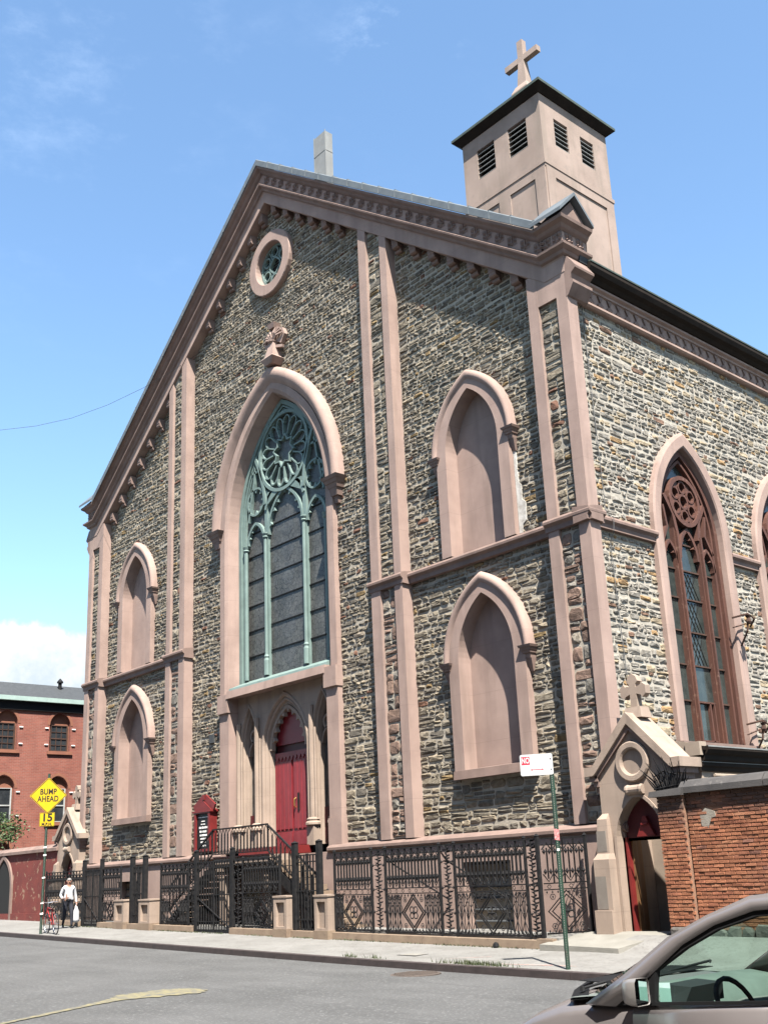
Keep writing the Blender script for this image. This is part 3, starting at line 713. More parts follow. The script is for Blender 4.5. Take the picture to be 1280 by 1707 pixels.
for sx in (1, -1):
    for k in range(n):
        s = .30 + (12.6 - .30) * k / (n - 1); x = XC + sx * s
        frieze_orn(x, rake(x, 27.0) + .0)
    for q in (12.98, 13.34): frieze_orn(sx * q, 27.0 - ZT)
    for yy in (.22, .66): frieze_orn(sx * (13.42 + .075), 27.0 - ZT, yy, (0, 0, sx * pi / 2))
# brackets hanging under the architrave
def bracket_mb():
    pf = [(.36, -.40), (.27, -.40), (.22, -.36), (.21, -.29), (.23, -.23), (.13, -.23), (.07, -.19), (.05, -.12), (.06, -.06), (.04, .0), (.04, .25), (.36, .25)]
    return MB().loft([[(-.13, .06 + y * .84, z * .72) for y, z in pf], [(.13, .06 + y * .84, z * .72) for y, z in pf]], True, True, True)
br = bracket_mb().build('bracket', 'stucco_dark', church); first = True
xs_ = [XC + .42 + .735 * k for k in range(6)] + [B3 + .30 + .78 * k for k in range(7)]
for sx in (1, -1):
    for x in xs_:
        xx = XC + sx * (x - XC) if abs(x) < 5 else sx * x
        lo = rake(xx + sx * .17, 26.0)
        p = (xx, 0, lo + .02)
        if first: br.location = Vector(p) - ORIGIN[church]; first = False
        else: inst(br, church, p)
# zinc flashing, one sheet per seam
def flash(x0, x1, za, zb):
    mb = MB()
    pr = [(-.345, 0), (-.36, .015), (-.36, .25), (-.33, .28), (.55, .36)]
    return mb.loft([[(x0, y, za + z) for y, z in pr], [(x1, y, zb + z) for y, z in pr]], False)
nsh = 17
for sx in (1, -1):
    for k in range(nsh):
        x0 = XC + sx * 12.72 * k / nsh; x1 = XC + sx * (12.72 * (k + 1) / nsh - .012)
        P('flashing_sheet', flash(x0, x1, rake(x0, 27.45), rake(x1, 27.45)), 'zinc')
        xs2 = x1
        P('flashing_seam', MB().bar((xs2, -.37, rake(xs2, 27.46)), (xs2, -.345, rake(xs2, 27.73)), .03).bar((xs2, -.34, rake(xs2, 27.74)), (xs2, .5, rake(xs2, 27.82)), .03), 'zinc')
# end blocks: little gables with their own zinc roofs, and stepped corbels below
for sx in (1, -1):
    zt = 27.47 - ZT
    tri = [(-.33, zt), (.95, zt), (.95, zt + .0), (.28, zt + .62)]
    tri = [(-.30, zt), (.90, zt), (.27, zt + .60)]
    Fk = lambda u, v, d, sx=sx: (sx * d, u, v)
    P('end_gable', MB().prism(tri, Fk, 12.9, 13.62), 'stucco_dark')
    mb = MB()
    for a, b in (((-.40, zt + .02), (.27, zt + .72)), ((.27, zt + .72), (.98, zt + .02))):
        n_ = .09
        for q in (0,):
            mb.hexa([Fk(a[0], a[1], 12.72), Fk(b[0], b[1], 12.72), Fk(b[0], b[1], 13.78), Fk(a[0], a[1], 13.78), Fk(a[0], a[1] - .0 + .10, 12.72), Fk(b[0], b[1] + .10, 12.72), Fk(b[0], b[1] + .10, 13.78), Fk(a[0], a[1] + .10, 13.78)])
    P('end_gable_roof', mb, 'zinc')
    P('end_block', MB().box(*sorted((sx * 12.2, sx * 13.42)), .05, .95, 16.5, 18.0), 'stucco')
    cp = [(13.40, 15.80), (13.47, 15.84), (13.58, 16.0), (13.66, 16.12), (13.66, 16.20), (13.58, 16.26), (13.62, 16.40), (13.76, 16.50), (13.77, 16.56), (13.55, 16.9), (13.40, 16.95)]
    P('corbel', MB().loft([[(sx * x, -.004, z) for x, z in cp], [(sx * x, .78, z) for x, z in cp]], True, True, True), 'stucco_dark')

# --- blind niches ----------------------------------------------------
def niche(cx, zb, zs, lower):
    root = None
    N_ = 14
    # jamb and panel
    c0 = jamb(NW, 2.02, cx, zs, zb, N_); c1 = jamb(.99, 1.72, cx, zs, zb, N_); c2 = jamb(.985, 1.715, cx, zs, zb, N_)
    mb = MB().loft([[fnt(u, v, .40) for u, v in c0], [fnt(u, v, .17) for u, v in c0], [fnt(u, v, .165) for u, v in c1], [fnt(u, v, .63) for u, v in c2]])
    root = P('blind_niche', mb, 'stucco')
    P('niche_panel', MB().poly(c2, [], fnt, .625), 'stucco', root)
    # roll hood above the spring line
    pf = [(1.55, 2.32, .38), (1.55, 2.32, .22), (1.52, 2.27, .13), (1.46, 2.19, .095), (1.39, 2.09, .11), (1.34, 2.02, .17), (1.32, 1.99, .20)]
    P('hood', MB().loft([[fnt(u, v, d) for u, v in arch(w_, h, cx, zs - .02, N_)] for w_, h, d in pf]), 'tan' if False else 'stucco', root, smooth=True)
    for sx in (1, -1):
        x = cx + sx * 1.43; st = MB()
        for hw, d, z0, z1 in ((.21, .045, -.03, .03), (.17, .085, -.10, -.03), (.14, .12, -.17, -.10), (.10, .17, -.30, -.17)):
            st.hexa([(x - hw * .9, d + .02, zs + z0), (x + hw * .9, d + .02, zs + z0), (x + hw * .9, .4, zs + z0), (x - hw * .9, .4, zs + z0), (x - hw, d, zs + z1), (x + hw, d, zs + z1), (x + hw, .4, zs + z1), (x - hw, .4, zs + z1)])
        st.hexa([(x - .03, .3, zs - .62), (x + .05, .3, zs - .62), (x + .05, .4, zs - .62), (x - .03, .4, zs - .62), (x - .10, .2, zs - .3), (x + .10, .2, zs - .3), (x + .10, .4, zs - .3), (x - .10, .4, zs - .3)])
        P('corbel', st, 'stucco_dark', root)
    if lower:
        P('sill', MB().hexa([(cx - 1.38, .12, zb), (cx + 1.38, .12, zb), (cx + 1.38, .42, zb), (cx - 1.38, .42, zb), (cx - 1.38, .14, zb + .22), (cx + 1.38, .14, zb + .22), (cx + 1.38, .72, zb + .30), (cx - 1.38, .72, zb + .30)]), 'stucco_dark', root)
for cx, zb, zs in NICHES: niche(cx, zb, zs, zb < 5)

# --- great west window -----------------------------------------------
N_ = 20
gw_ = None
def ring(w_, h, d, zb=8.0): return [fnt(u, v, d) for u, v in jamb(w_, h, XC, HZ - .2, zb, N_)]
mb = MB().loft([ring(MJ, 4.95, .42), ring(MJ, 4.95, .18), ring(2.98, 4.72, .17), ring(2.86, 4.58, .24), ring(2.74, 4.44, .68)])
gw_ = P('great_window', mb, 'stucco')
pf = [(HW, HH, .40), (HW, HH, .16), (HW - .05, HH - .07, .06), (HW - .17, HH - .22, .0), (HW - .30, HH - .40, .03), (HW - .38, HH - .52, .10), (HW - .46, HH - .64, .19)]
P('hood', MB().loft([[fnt(u, v, d) for u, v in arch(w_, h, XC, HZ, N_)] for w_, h, d in pf]), 'stucco', gw_, smooth=True)
for sx in (1, -1):
    x = XC + sx * 3.42; st = MB()
    for hw, d, z0, z1 in ((.40, -.10, -.04, .06), (.33, -.03, -.16, -.04), (.27, .04, -.30, -.16), (.19, .10, -.55, -.30), (.10, .2, -.78, -.55)):
        st.hexa([(x - hw * .85, d + .05, HZ + z0), (x + hw * .85, d + .05, HZ + z0), (x + hw * .85, .4, HZ + z0), (x - hw * .85, .4, HZ + z0), (x - hw, d, HZ + z1), (x + hw, d, HZ + z1), (x + hw, .4, HZ + z1), (x - hw, .4, HZ + z1)])
    P('corbel', st, 'stucco_dark', gw_)
GD = .80
P('glass', MB().poly(jamb(2.7, 4.4, XC, HZ - .2, 8.3, N_), [], fnt, GD), 'stained', gw_)
fr = MB()
for off, d0, d1, wd in ((.08, .62, .80, .16), (.20, .68, .80, .07), (.28, .71, .80, .05)):
    fr.ribbon(jamb(2.74 - off, 4.44 - off * 1.35, XC, HZ - .2, 8.35, N_), wd, fnt, d0, d1)
P('window_frame', fr, 'teal', gw_)
P('window_sill', MB().hexa([(XC - 2.74, .18, 8.14), (XC + 2.74, .18, 8.14), (XC + 2.74, .85, 8.14), (XC - 2.74, .85, 8.14), (XC - 2.74, .20, 8.24), (XC + 2.74, .20, 8.24), (XC + 2.74, .85, 8.52), (XC - 2.74, .85, 8.52)]), 'teal', gw_)
for sx in (1, -1):
    x = XC + sx * 1.12; mb = MB()
    mb.box(x - .09, x + .09, .70, .80, 8.4, 15.1).tube([(x, .66, 8.5), (x, .66, 13.4)], .062, 8)
    mb.lathe((x, .66, 13.32), [(.065, 0), (.11, .06), (.08, .10), (.125, .18), (.125, .22)], 8).lathe((x, .66, 8.5), [(.10, 0), (.10, .5), (.075, .58), (.095, .64), (.062, .70)], 8)
    P('mullion', mb, 'teal', gw_)
    x = XC + sx * 2.32; P('mullion', MB().tube([(x, .66, 8.5), (x, .66, 13.2)], .075, 8).lathe((x, .66, 13.1), [(.08, 0), (.12, .06), (.09, .10), (.13, .2)], 8), 'teal', gw_)
RC = (XC, 16.28); RR = 1.42
tr = MB()
tr.ribbon(circ(*RC, RR, 40), .12, fnt, .64, .80, True)
P('rose_ring', tr, 'teal', gw_)
tr = MB(); star = []
for k in range(16):
    a = 2 * pi * k / 16 + pi / 16; r = .60 if k % 2 else .42
    star.append((RC[0] + r * cos(a), RC[1] + r * sin(a)))
tr.ribbon(star, .065, fnt, .66, .80, True)
P('rose_star', tr, 'teal', gw_)
for k in range(16):
    a0, a1 = 2 * pi * k / 16, 2 * pi * (k + 1) / 16
    pt = lambda r, a: (RC[0] + r * cos(a), RC[1] + r * sin(a))
    am = (a0 + a1) / 2
    path = [pt(.60, a0), pt(1.02, a0 + .01), pt(1.16, a0 + .05), pt(1.25, a0 + .12), pt(1.29, am), pt(1.25, a1 - .12), pt(1.16, a1 - .05), pt(1.02, a1 - .01)]
    P('rose_petal', MB().ribbon(path, .048, fnt, .68, .80), 'teal', gw_)
def cusped(cx, w_, h, zs, n=5, F=fnt, d0=.68, d1=.80, wd=.10, rad=.16):
    mb = MB(); A = arch(w_, h, cx, zs, 10); mb.ribbon(A, wd, F, d0, d1)
    m_ = len(A)
    for k in range(1, n + 1):
        for s_ in (k / (n + 1),):
            i = int(s_ * (m_ - 1)); u, v = A[i]; 
            tx, tz = A[min(m_ - 1, i + 1)][0] - A[max(0, i - 1)][0], A[min(m_ - 1, i + 1)][1] - A[max(0, i - 1)][1]; l_ = sqrt(tx * tx + tz * tz) or 1
            nx, nz = tz / l_, -tx / l_
            p0 = (u - tx / l_ * rad * .8, v - tz / l_ * rad * .8); p1 = (u + tx / l_ * rad * .8, v + tz / l_ * rad * .8)
            tip = (u + nx * rad * 1.15, v + nz * rad * 1.15)
            mb.prism([p0, tip, p1], F, d0 + .02, d1)
    return mb
P('light_tracery', cusped(XC, 1.0, 1.45, 13.45, 7), 'teal', gw_)
for sx in (1, -1):
    cx = XC + sx * 1.76
    P('light_tracery', cusped(cx, .5, .72, 13.35, 5, rad=.11), 'teal', gw_)
    c_ = (XC + sx * 1.74, 14.88); mb = MB(); mb.ribbon(circ(*c_, .50, 20), .07, fnt, .68, .80, True)
    for k in range(8):
        a = 2 * pi * k / 8; mb.prism([(c_[0] + .49 * cos(a - .22), c_[1] + .49 * sin(a - .22)), (c_[0] + .32 * cos(a), c_[1] + .32 * sin(a)), (c_[0] + .49 * cos(a + .22), c_[1] + .49 * sin(a + .22))], fnt, .70, .80)
    P('small_rose', mb, 'teal', gw_)
    # branches sweeping from the mullions round the rose
    x = XC + sx * 1.12
    P('tracery_branch', MB().ribbon([(x, 14.6), (XC + sx * 1.2, 15.2), (XC + sx * 1.42, 15.9), (XC + sx * 1.72, 16.55)], .13, fnt, .64, .80).ribbon([(x, 14.4), (XC + sx * .95, 14.8), (XC + sx * .70, 15.02)], .12, fnt, .66, .80).prism([(XC + sx * .95, 14.55), (XC + sx * .35, 14.85), (XC + sx * .75, 14.98), (XC + sx * 1.0, 15.0)], fnt, .66, .80), 'teal', gw_)
    P('tracery_branch', MB().ribbon([(XC + sx * 1.45, 16.0), (XC + sx * 2.0, 16.0)], .08, fnt, .68, .80).ribbon([(XC + sx * 2.2, 14.2), (XC + sx * 2.05, 14.9), (XC + sx * 1.85, 15.6), (XC + sx * 1.75, 16.2)], .08, fnt, .68, .80), 'teal', gw_)
for z in (9.3, 10.2, 11.1, 12.0, 12.9, 13.75):
    P('saddle_bar', MB().box(XC - 2.35, XC - 1.2, .765, .795, z, z + .035).box(XC - 1.0, XC + 1.0, .765, .795, z + .03, z + .065).box(XC + 1.2, XC + 2.35, .765, .795, z, z + .035), 'car_trim', gw_)
# stained figures: medallions of coloured glass in the middle light, one sheet proud of the glass
stain = [(.09, .075, .045), (.04, .06, .085), (.085, .05, .045), (.05, .075, .06)]
for k, z in enumerate((9.0, 9.9, 10.85, 11.75, 12.6, 13.5)):
    M_ = M['stained_fig']
    pts = circ(XC, z + .1, .42, 8, pi / 8 * (k % 2)) if k % 2 else [(XC - .45, z + .1), (XC, z - .35), (XC + .45, z + .1), (XC, z + .5)]
    P('stained_medallion', MB().prism(pts, fnt, .7965, .799).prism([(u * 1.0 + (-.75 if True else 0), v) for u, v in [(XC - .12, z - .2), (XC + .12, z - .2), (XC + .12, z + .35), (XC - .12, z + .35)]], fnt, .7965, .799).prism([(XC + .63, z - .2), (XC + .87, z - .2), (XC + .87, z + .35), (XC + .63, z + .35)], fnt, .7965, .799), M_, gw_)
# finial cross on the hood
fc = MB(); FX = XC + .22; FZ = 19.30
hx = lambda w0, d0, z0, w1, d1, z1: fc.hexa([(FX - w0, d0, z0), (FX + w0, d0, z0), (FX + w0, .4, z0), (FX - w0, .4, z0), (FX - w1, d1, z1), (FX + w1, d1, z1), (FX + w1, .4, z1), (FX - w1, .4, z1)])
hx(.20, -.06, FZ - .02, .36, -.16, FZ + .20); hx(.36, -.16, FZ + .20, .30, -.10, FZ + .27); hx(.24, -.05, FZ + .27, .13, .06, FZ + .86)
fc.lathe((FX, .16, FZ + .84), [(.13, 0), (.20, .05), (.13, .10)], 10)
fan = lambda sx: [(FX + sx * .04, FZ + .93), (FX + sx * .42, FZ + .74), (FX + sx * .62, FZ + 1.02), (FX + sx * .50, FZ + 1.30), (FX + sx * .22, FZ + 1.46), (FX + sx * .04, FZ + 1.50)]
for sx in (1, -1):
    fc.prism(fan(sx), fnt, .20, .38)
    for q in range(4):
        a_ = radians(18 + q * 19); fc.tube([(FX + sx * .04, .16, FZ + .98), (FX + sx * .30 * cos(a_), .10, FZ + .98 + .26 * sin(a_)), (FX + sx * .58 * cos(a_), .17, FZ + .92 + .52 * sin(a_))], [.03, .045, .03], 6)
    fc.bar((FX + sx * .10, .18, FZ + .70), (FX + sx * .52, .22, FZ + .58), .10)
fc.hexa([fnt(FX - .14, FZ + 1.44, .08), fnt(FX + .14, FZ + 1.44, .08), fnt(FX + .14, FZ + 1.44, .38), fnt(FX - .14, FZ + 1.44, .38), fnt(FX - .20, FZ + 1.62, .04), fnt(FX + .20, FZ + 1.62, .04), fnt(FX + .20, FZ + 1.62, .38), fnt(FX - .20, FZ + 1.62, .38)])
P('finial_cross', fc, 'stucco')

# --- oculus ----------------------------------------------------------
OZ = 23.55
oc = MB().loft([[fnt(u, v, d) for u, v in circ(XC, OZ, r, 36)] for r, d in ((1.27, .40), (1.27, .20), (1.24, .17), (.86, .17), (.83, .20), (.83, .60))] , True)
ocu = P('oculus_window', oc, 'stucco')
P('glass', MB().poly(circ(XC, OZ, .84, 36), [], fnt, .585), 'glass_dark', ocu)
tr = MB().ribbon(circ(XC, OZ, .79, 36), .09, fnt, .42, .58, True)
c4 = [(XC + .24 * cos(pi / 4 + pi / 2 * k) , OZ + .24 * sin(pi / 4 + pi / 2 * k)) for k in range(4)]
quat = []
for k in range(4):
    a = pi / 2 * k
    for t in (-.9, -.45, 0, .45, .9): quat.append((XC + .16 * cos(a) + .16 * cos(a + t), OZ + .16 * sin(a) + .16 * sin(a + t)))
tr.ribbon(quat, .06, fnt, .44, .58, True)
for k in range(6):
    a = 2 * pi * k / 6 + .5; c_ = (XC + .55 * cos(a), OZ + .55 * sin(a)); tr.ribbon(circ(*c_, .19, 12), .055, fnt, .44, .58, True)
    tr.ribbon([(XC + .33 * cos(a + pi / 6), OZ + .33 * sin(a + pi / 6)), (XC + .76 * cos(a + pi / 6), OZ + .76 * sin(a + pi / 6))], .05, fnt, .46, .58)
P('oculus_tracery', tr, 'teal', ocu)
mb = MB()
for k in range(-7, 8):
    z = OZ + k * .105; h = sqrt(max(0, .8 ** 2 - (k * .105) ** 2)); mb.box(XC - h, XC + h, .55, .575, z, z + .02)
P('glazing_bars', mb, 'car_trim', ocu)

# --- portal ----------------------------------------------------------
for sx in (1, -1):
    x0, x1 = sorted((XC + sx * MJ, XC + sx * 2.72))
    P('portal_jamb', strip(x0, x1, ZW - .05, 7.42, y=.17, yb=.75), 'stucco')
    P('portal_jamb_head', strip(x0 - .03, x1 + .03, 7.42, 8.05, y=.08, yb=.75), 'stucco')
    P('portal_jamb_foot', strip(x0 - .03, x1 + .03, ZW - .06, 3.55, y=.13, yb=.75), 'stucco')
P('lintel', MB().hexa([(XC - 2.75, .06, 7.88), (XC + 2.75, .06, 7.88), (XC + 2.75, .80, 7.92), (XC - 2.75, .80, 7.92), (XC - 2.75, .09, 8.14), (XC + 2.75, .09, 8.14), (XC + 2.75, .80, 8.16), (XC - 2.75, .80, 8.16)]), 'stucco')
PZ = 2.86
scr = MB(); D0 = .54
oute = [(XC - 2.74, PZ), (XC + 2.74, PZ), (XC + 2.74, 7.9), (XC - 2.74, 7.9)]
ARCH = [(XC, 1.30, 1.85, 5.95), (XC - 2.02, .55, 1.5, 6.15), (XC + 2.02, .55, 1.5, 6.15)]
scr.poly(oute, [jamb(w_, h, cx, zs, PZ + .002, 12) for cx, w_, h, zs in ARCH], fnt, D0)
scrn = P('portal_screen', scr, 'tan')
for cx, w_, h, zs in ARCH:
    k = w_ / 1.30
    rings = [(o_, D0 + (d_ - D0) * .72) for o_, d_ in [(0, D0), (.03, D0 - .05), (.09, D0 - .05), (.12, D0 + .01), (.14, D0 + .09), (.19, D0 + .05), (.23, D0 + .10), (.25, D0 + .20), (.30, D0 + .17), (.33, D0 + .26), (.34, D0 + .45)]]
    P('arch_moulding', MB().loft([[fnt(u, v, d) for u, v in jamb(w_ - o * (.9 if w_ > 1 else .72), h - o * 1.35, cx, zs, PZ, 12)] for o, d in rings]), 'tan', scrn)
    if w_ > 1:
        P('arch_cusps', cusped(cx, w_ - .34, h - .50, zs, 9, d0=D0 + .12, d1=D0 + .28, wd=.10, rad=.17), 'tan', scrn)
        ins = jamb(w_ - .30, h - .42, cx, zs, PZ, 12)
        dr = P('door_surround', MB().poly(ins, [], fnt, D0 + .42), 'dark_red')
        P('door_head', MB().prism(arch(w_ - .34, h - .55, cx, zs + .15, 12), fnt, D0 + .34, D0 + .40).ribbon(arch(w_ - .52, h - .8, cx, zs + .2, 10), .06, fnt, D0 + .30, D0 + .35), 'door_red', dr)
        mb = MB()
        for q in range(-4, 5): mb.prism([(cx + q * .2 - .1, 5.72), (cx + q * .2, 5.55), (cx + q * .2 + .1, 5.72), (cx + q * .2 + .1, 5.84), (cx + q * .2 - .1, 5.84)], fnt, D0 + .26, D0 + .34)
        P('door_transom', mb, 'door_red', dr)
        for sx in (1, -1):
            leaf = P('church_door', MB().box(*sorted((cx + sx * .015, cx + sx * .93)), D0 + .32, D0 + .38, PZ + .03, 5.75), 'door_red', church)
            for q in range(4):
                x = cx + sx * (.06 + q * .225)
                P('door_board', MB().box(*sorted((x, x + sx * .165)), D0 + .285, D0 + .321, PZ + .55, 5.65), 'door_red', leaf)
            P('kick_board', MB().box(*sorted((cx + sx * .03, cx + sx * .91)), D0 + .26, D0 + .321, PZ + .04, PZ + .42).prism([(cx + sx * .03, PZ + .42), (cx + sx * .91, PZ + .42), (cx + sx * .91, PZ + .47), (cx + sx * .03, PZ + .47)], fnt, D0 + .28, D0 + .321), 'door_red', leaf)
            for q in range(4): P('door_roll', MB().tube([(cx + sx * (.25 + q * .225), D0 + .30, PZ + .5), (cx + sx * (.25 + q * .225), D0 + .30, 5.6)], .024, 6), 'door_red', leaf)
            if sx > 0:
                P('handle', MB().tube([(cx + .16, D0 + .29, 4.05), (cx + .16, D0 + .22, 4.10), (cx + .16, D0 + .22, 4.3), (cx + .16, D0 + .29, 4.35)], .02, 6), 'brass', leaf)
                P('lock_plate', MB().box(cx + .28, cx + .36, D0 + .26, D0 + .30, 3.95, 4.5), 'black_iron', leaf)
    else:
        ins = jamb(w_ - .24, h - .42, cx, zs, PZ, 10)
        P('side_light', MB().poly(ins, [], fnt, D0 + .30), 'glass_dark', scrn)
        P('side_light_panel', MB().box(cx - .30, cx + .30, D0 + .22, D0 + .30, PZ, 3.95).box(cx - .26, cx + .26, D0 + .19, D0 + .23, PZ + .15, 3.35).box(cx - .26, cx + .26, D0 + .19, D0 + .23, 3.45, 3.85), 'dark_red', scrn)
        P('light_tracery', MB().ribbon(circ(cx, 6.55, .20, 14), .07, fnt, D0 + .18, D0 + .30, True).ribbon(arch(.28, .5, cx, 5.9, 8), .07, fnt, D0 + .18, D0 + .30), 'tan', scrn)
for x in (-1.50, 1.50, -2.58, 2.58):
    cx = XC + x; mb = MB()
    mb.box(cx - .17, cx + .17, .36, .58, PZ - .02, 3.45).lathe((cx, .48, 3.44), [(.24, 0), (.24, .06), (.19, .11), (.21, .16), (.14, .22)], 10)
    mb.tube([(cx, .48, 3.6), (cx, .48, 7.1 if abs(x) < 2 else 7.0)], .085, 8).tube([(cx - .12, .52, 3.6), (cx - .12, .52, 6.4)], .05, 6).tube([(cx + .12, .52, 3.6), (cx + .12, .52, 6.4)], .05, 6)
    P('shaft', mb, 'tan', scrn)

# --- side windows ----------------------------------------------------
def side_window(c):
    N_ = 14; zs = 10.4; zb = 4.70
    j = lambda w_, h, d: [side(u, v, d) for u, v in jamb(w_, h, c, zs, zb, N_)]
    root = P('side_window', MB().loft([j(1.83, 2.95, .38), j(1.83, 2.95, .20), j(1.76, 2.86, .17), j(1.50, 2.55, .18), j(1.47, 2.5, .22), j(1.46, 2.48, .52)]), 'stucco')
    P('glass', MB().poly(jamb(1.46, 2.48, c, zs, zb, N_), [], side, .56), 'glass_green', root)
    P('window_frame', MB().ribbon(jamb(1.36, 2.36, c, zs, zb, N_), .15, side, .36, .56).ribbon(jamb(1.20, 2.15, c, zs, zb, N_), .08, side, .42, .56).box(0, 0, 0, 0, 0, 0) if False else MB().ribbon(jamb(1.36, 2.36, c, zs, zb, N_), .15, side, .36, .56).ribbon(jamb(1.20, 2.15, c, zs, zb, N_), .08, side, .42, .56), 'oxblood_wood', root)
    for s_ in (1, -1):
        u = c + s_ * .56
        P('mullion', MB().prism([(u - .075, zb), (u + .075, zb), (u + .075, 10.5), (u - .075, 10.5)], side, .42, .56).prism([(u - .035, zb), (u + .035, zb), (u + .035, 10.4), (u - .035, 10.4)], side, .35, .42), 'oxblood_wood', root)
        P('light_tracery', cusped(c + s_ * .88, .30, .6, 9.5, 3, side, .42, .56, .08, .09).ribbon([(c + s_ * .5, 10.3), (c + s_ * .62, 10.9), (c + s_ * .95, 11.4)], .12, side, .38, .56).ribbon([(c + s_ * 1.2, 10.0), (c + s_ * .9, 10.5), (c + s_ * 1.0, 11.1)], .08, side, .42, .56), 'oxblood_wood', root)
    P('light_tracery', cusped(c, .42, .85, 9.7, 5, side, .42, .56, .10, .10), 'oxblood_wood', root)
    mb = MB().ribbon(circ(c, 11.35, .68, 24), .12, side, .36, .56, True).ribbon(circ(c, 11.35, .2, 12), .07, side, .40, .56, True)
    for k in range(6):
        a = 2 * pi * k / 6 + pi / 6; q = (c + .42 * cos(a), 11.35 + .42 * sin(a)); mb.ribbon(circ(*q, .17, 10), .055, side, .40, .56, True)
        mb.prism([(c + .62 * cos(a + .35), 11.35 + .62 * sin(a + .35)), (c + .26 * cos(a + .52), 11.35 + .26 * sin(a + .52)), (c + .62 * cos(a + .7), 11.35 + .62 * sin(a + .7))], side, .42, .56)
    P('rose_tracery', mb, 'oxblood_wood', root)
    for z in (5.8, 6.75, 7.65, 8.55, 9.35, 10.1): P('saddle_bar', MB().prism([(c - 1.3, z), (c + 1.3, z), (c + 1.3, z + .04), (c - 1.3, z + .04)], side, .51, .555), 'rust', root)
    P('casement', MB().ribbon([(c - .36, zb + .1), (c + .36, zb + .1), (c + .36, 5.8), (c - .36, 5.8)], .06, side, .47, .56, True).prism([(c + .14, zb), (c + .2, zb), (c + .2, 5.8), (c + .14, 5.8)], side, .47, .56), 'oxblood_wood', root)
    # leading of the lozenge glass
    ld = MB()
    for z0, z1 in ((6.78, 7.63), (7.7, 8.5), (8.6, 9.3)):
        for k in range(-2, 6):
            u0 = c - .40 + k * .16
            for sg in (1, -1):
                pts = [(u0, z0), (u0 + sg * .40, z1)]
                if all(c - .41 < p[0] < c + .41 for p in pts): ld.ribbon(pts, .014, side, .545, .558)
    P('leading', ld, 'car_trim', root)
    P('sill', MB().hexa([side(c - 1.83, 4.62, .10), side(c + 1.83, 4.62, .10), side(c + 1.83, 4.62, .85), side(c - 1.83, 4.62, .85), side(c - 1.83, 4.70, .10), side(c + 1.83, 4.70, .10), side(c + 1.83, 4.74, .85), side(c - 1.83, 4.74, .85)]), 'stucco_dark', root)
for c in SWIN: side_window(c)

# --- side cornice, gutter, roof --------------------------------------
cp = [(13.05, 16.02), (13.20, 16.02), (13.26, 16.06), (13.26, 16.12), (13.22, 16.14), (13.22, 16.46), (13.28, 16.48), (13.28, 16.54), (13.36, 16.58), (13.36, 16.64), (13.05, 16.7)]
P('side_cornice', MB().loft([[(x, .8, z) for x, z in cp], [(x, 36, z) for x, z in cp]], False, True, True), 'stucco')
fb = MB().loft([[(13.225, -.13, -.155), (13.225, .13, -.155), (13.225, 0, .0)]])
def fret_mb():
    mb = MB(); i = 0
    F = lambda u, v, d: (13.22 + d, u, v)
    mb.prism([(-.10, .14), (.10, .14), (0, -.05)], F, 0, .05).prism([(-.03, -.04), (.03, -.04), (.13, -.12), (.10, -.15), (-.10, -.15), (-.13, -.12)], F, 0, .04)
    return mb
f0 = fret_mb().build('fret_ornament', 'stucco_dark', church)
for k in range(44):
    p = (0, 1.25 + k * .40, 16.30)
    if k == 0: f0.location = Vector(p) - ORIGIN[church] + Vector((0, 0, 0)); f0.location = Vector((0, p[1], p[2])) - ORIGIN[church] + Vector((0, ORIGIN[church].y * 0, 0))
    else: inst(f0, church, p)
# the mesh of the ornament was offset by its parent's origin; undo that here so that copies sit where asked
for v in f0.data.vertices: v.co += ORIGIN[church]
for v in orn.data.vertices: v.co += ORIGIN[church]
for v in br.data.vertices: v.co += ORIGIN[church]
gp = [(13.10, 16.62), (13.40, 16.66), (13.48, 16.74), (13.60, 16.80), (13.66, 16.92), (13.66, 17.02), (13.56, 17.06), (13.10, 17.06)]
P('gutter', MB().loft([[(x, .82, z) for x, z in gp], [(x, 36, z) for x, z in gp]], False, True, True), 'copper')
P('gutter_edge', MB().box(13.56, 13.68, .82, 36, 17.03, 17.075), 'gutter_edge')
for sx in (1, -1):
    rf = MB().hexa([(XC, .5, 26.95), (XC, 36, 26.95), (sx * 13.55, 36, 16.95), (sx * 13.55, .5, 16.95), (XC, .5, 27.2), (XC, 36, 27.2), (sx * 13.6, 36, 17.1), (sx * 13.6, .5, 17.1)])
    P('roof_slope', rf, 'slate')
P('lightning_cable', MB().tube([side(.95, 16.0, .27), side(1.0, 13, .27), side(1.05, 10.25, .27), side(1.06, 10.1, .06), side(1.06, 9.75, .10), side(1.1, 9.5, .27), side(1.2, 6.0, .27)], .012, 4), 'cable')
P('wall_plaque', MB().box(-4.05, -3.78, .28, .36, 6.55, 6.85), 'slate')

# --- chimney ---------------------------------------------------------
ch = MB().hexa([(2.5, .55, 25.2), (3.15, .55, 25.2), (3.15, .88, 25.0), (2.5, .88, 25.0), (2.5, .55, 27.55), (3.15, .55, 27.55), (3.15, .88, 27.55), (2.5, .88, 27.55)])
chm = P('chimney', ch, 'lead')
P('chimney_seam', MB().box(2.49, 3.16, .54, .89, 26.75, 26.77).box(2.488, 2.512, .54, .552, 25.3, 27.6).box(3.138, 3.162, .538, .56, 25.3, 27.6), 'lead', chm)

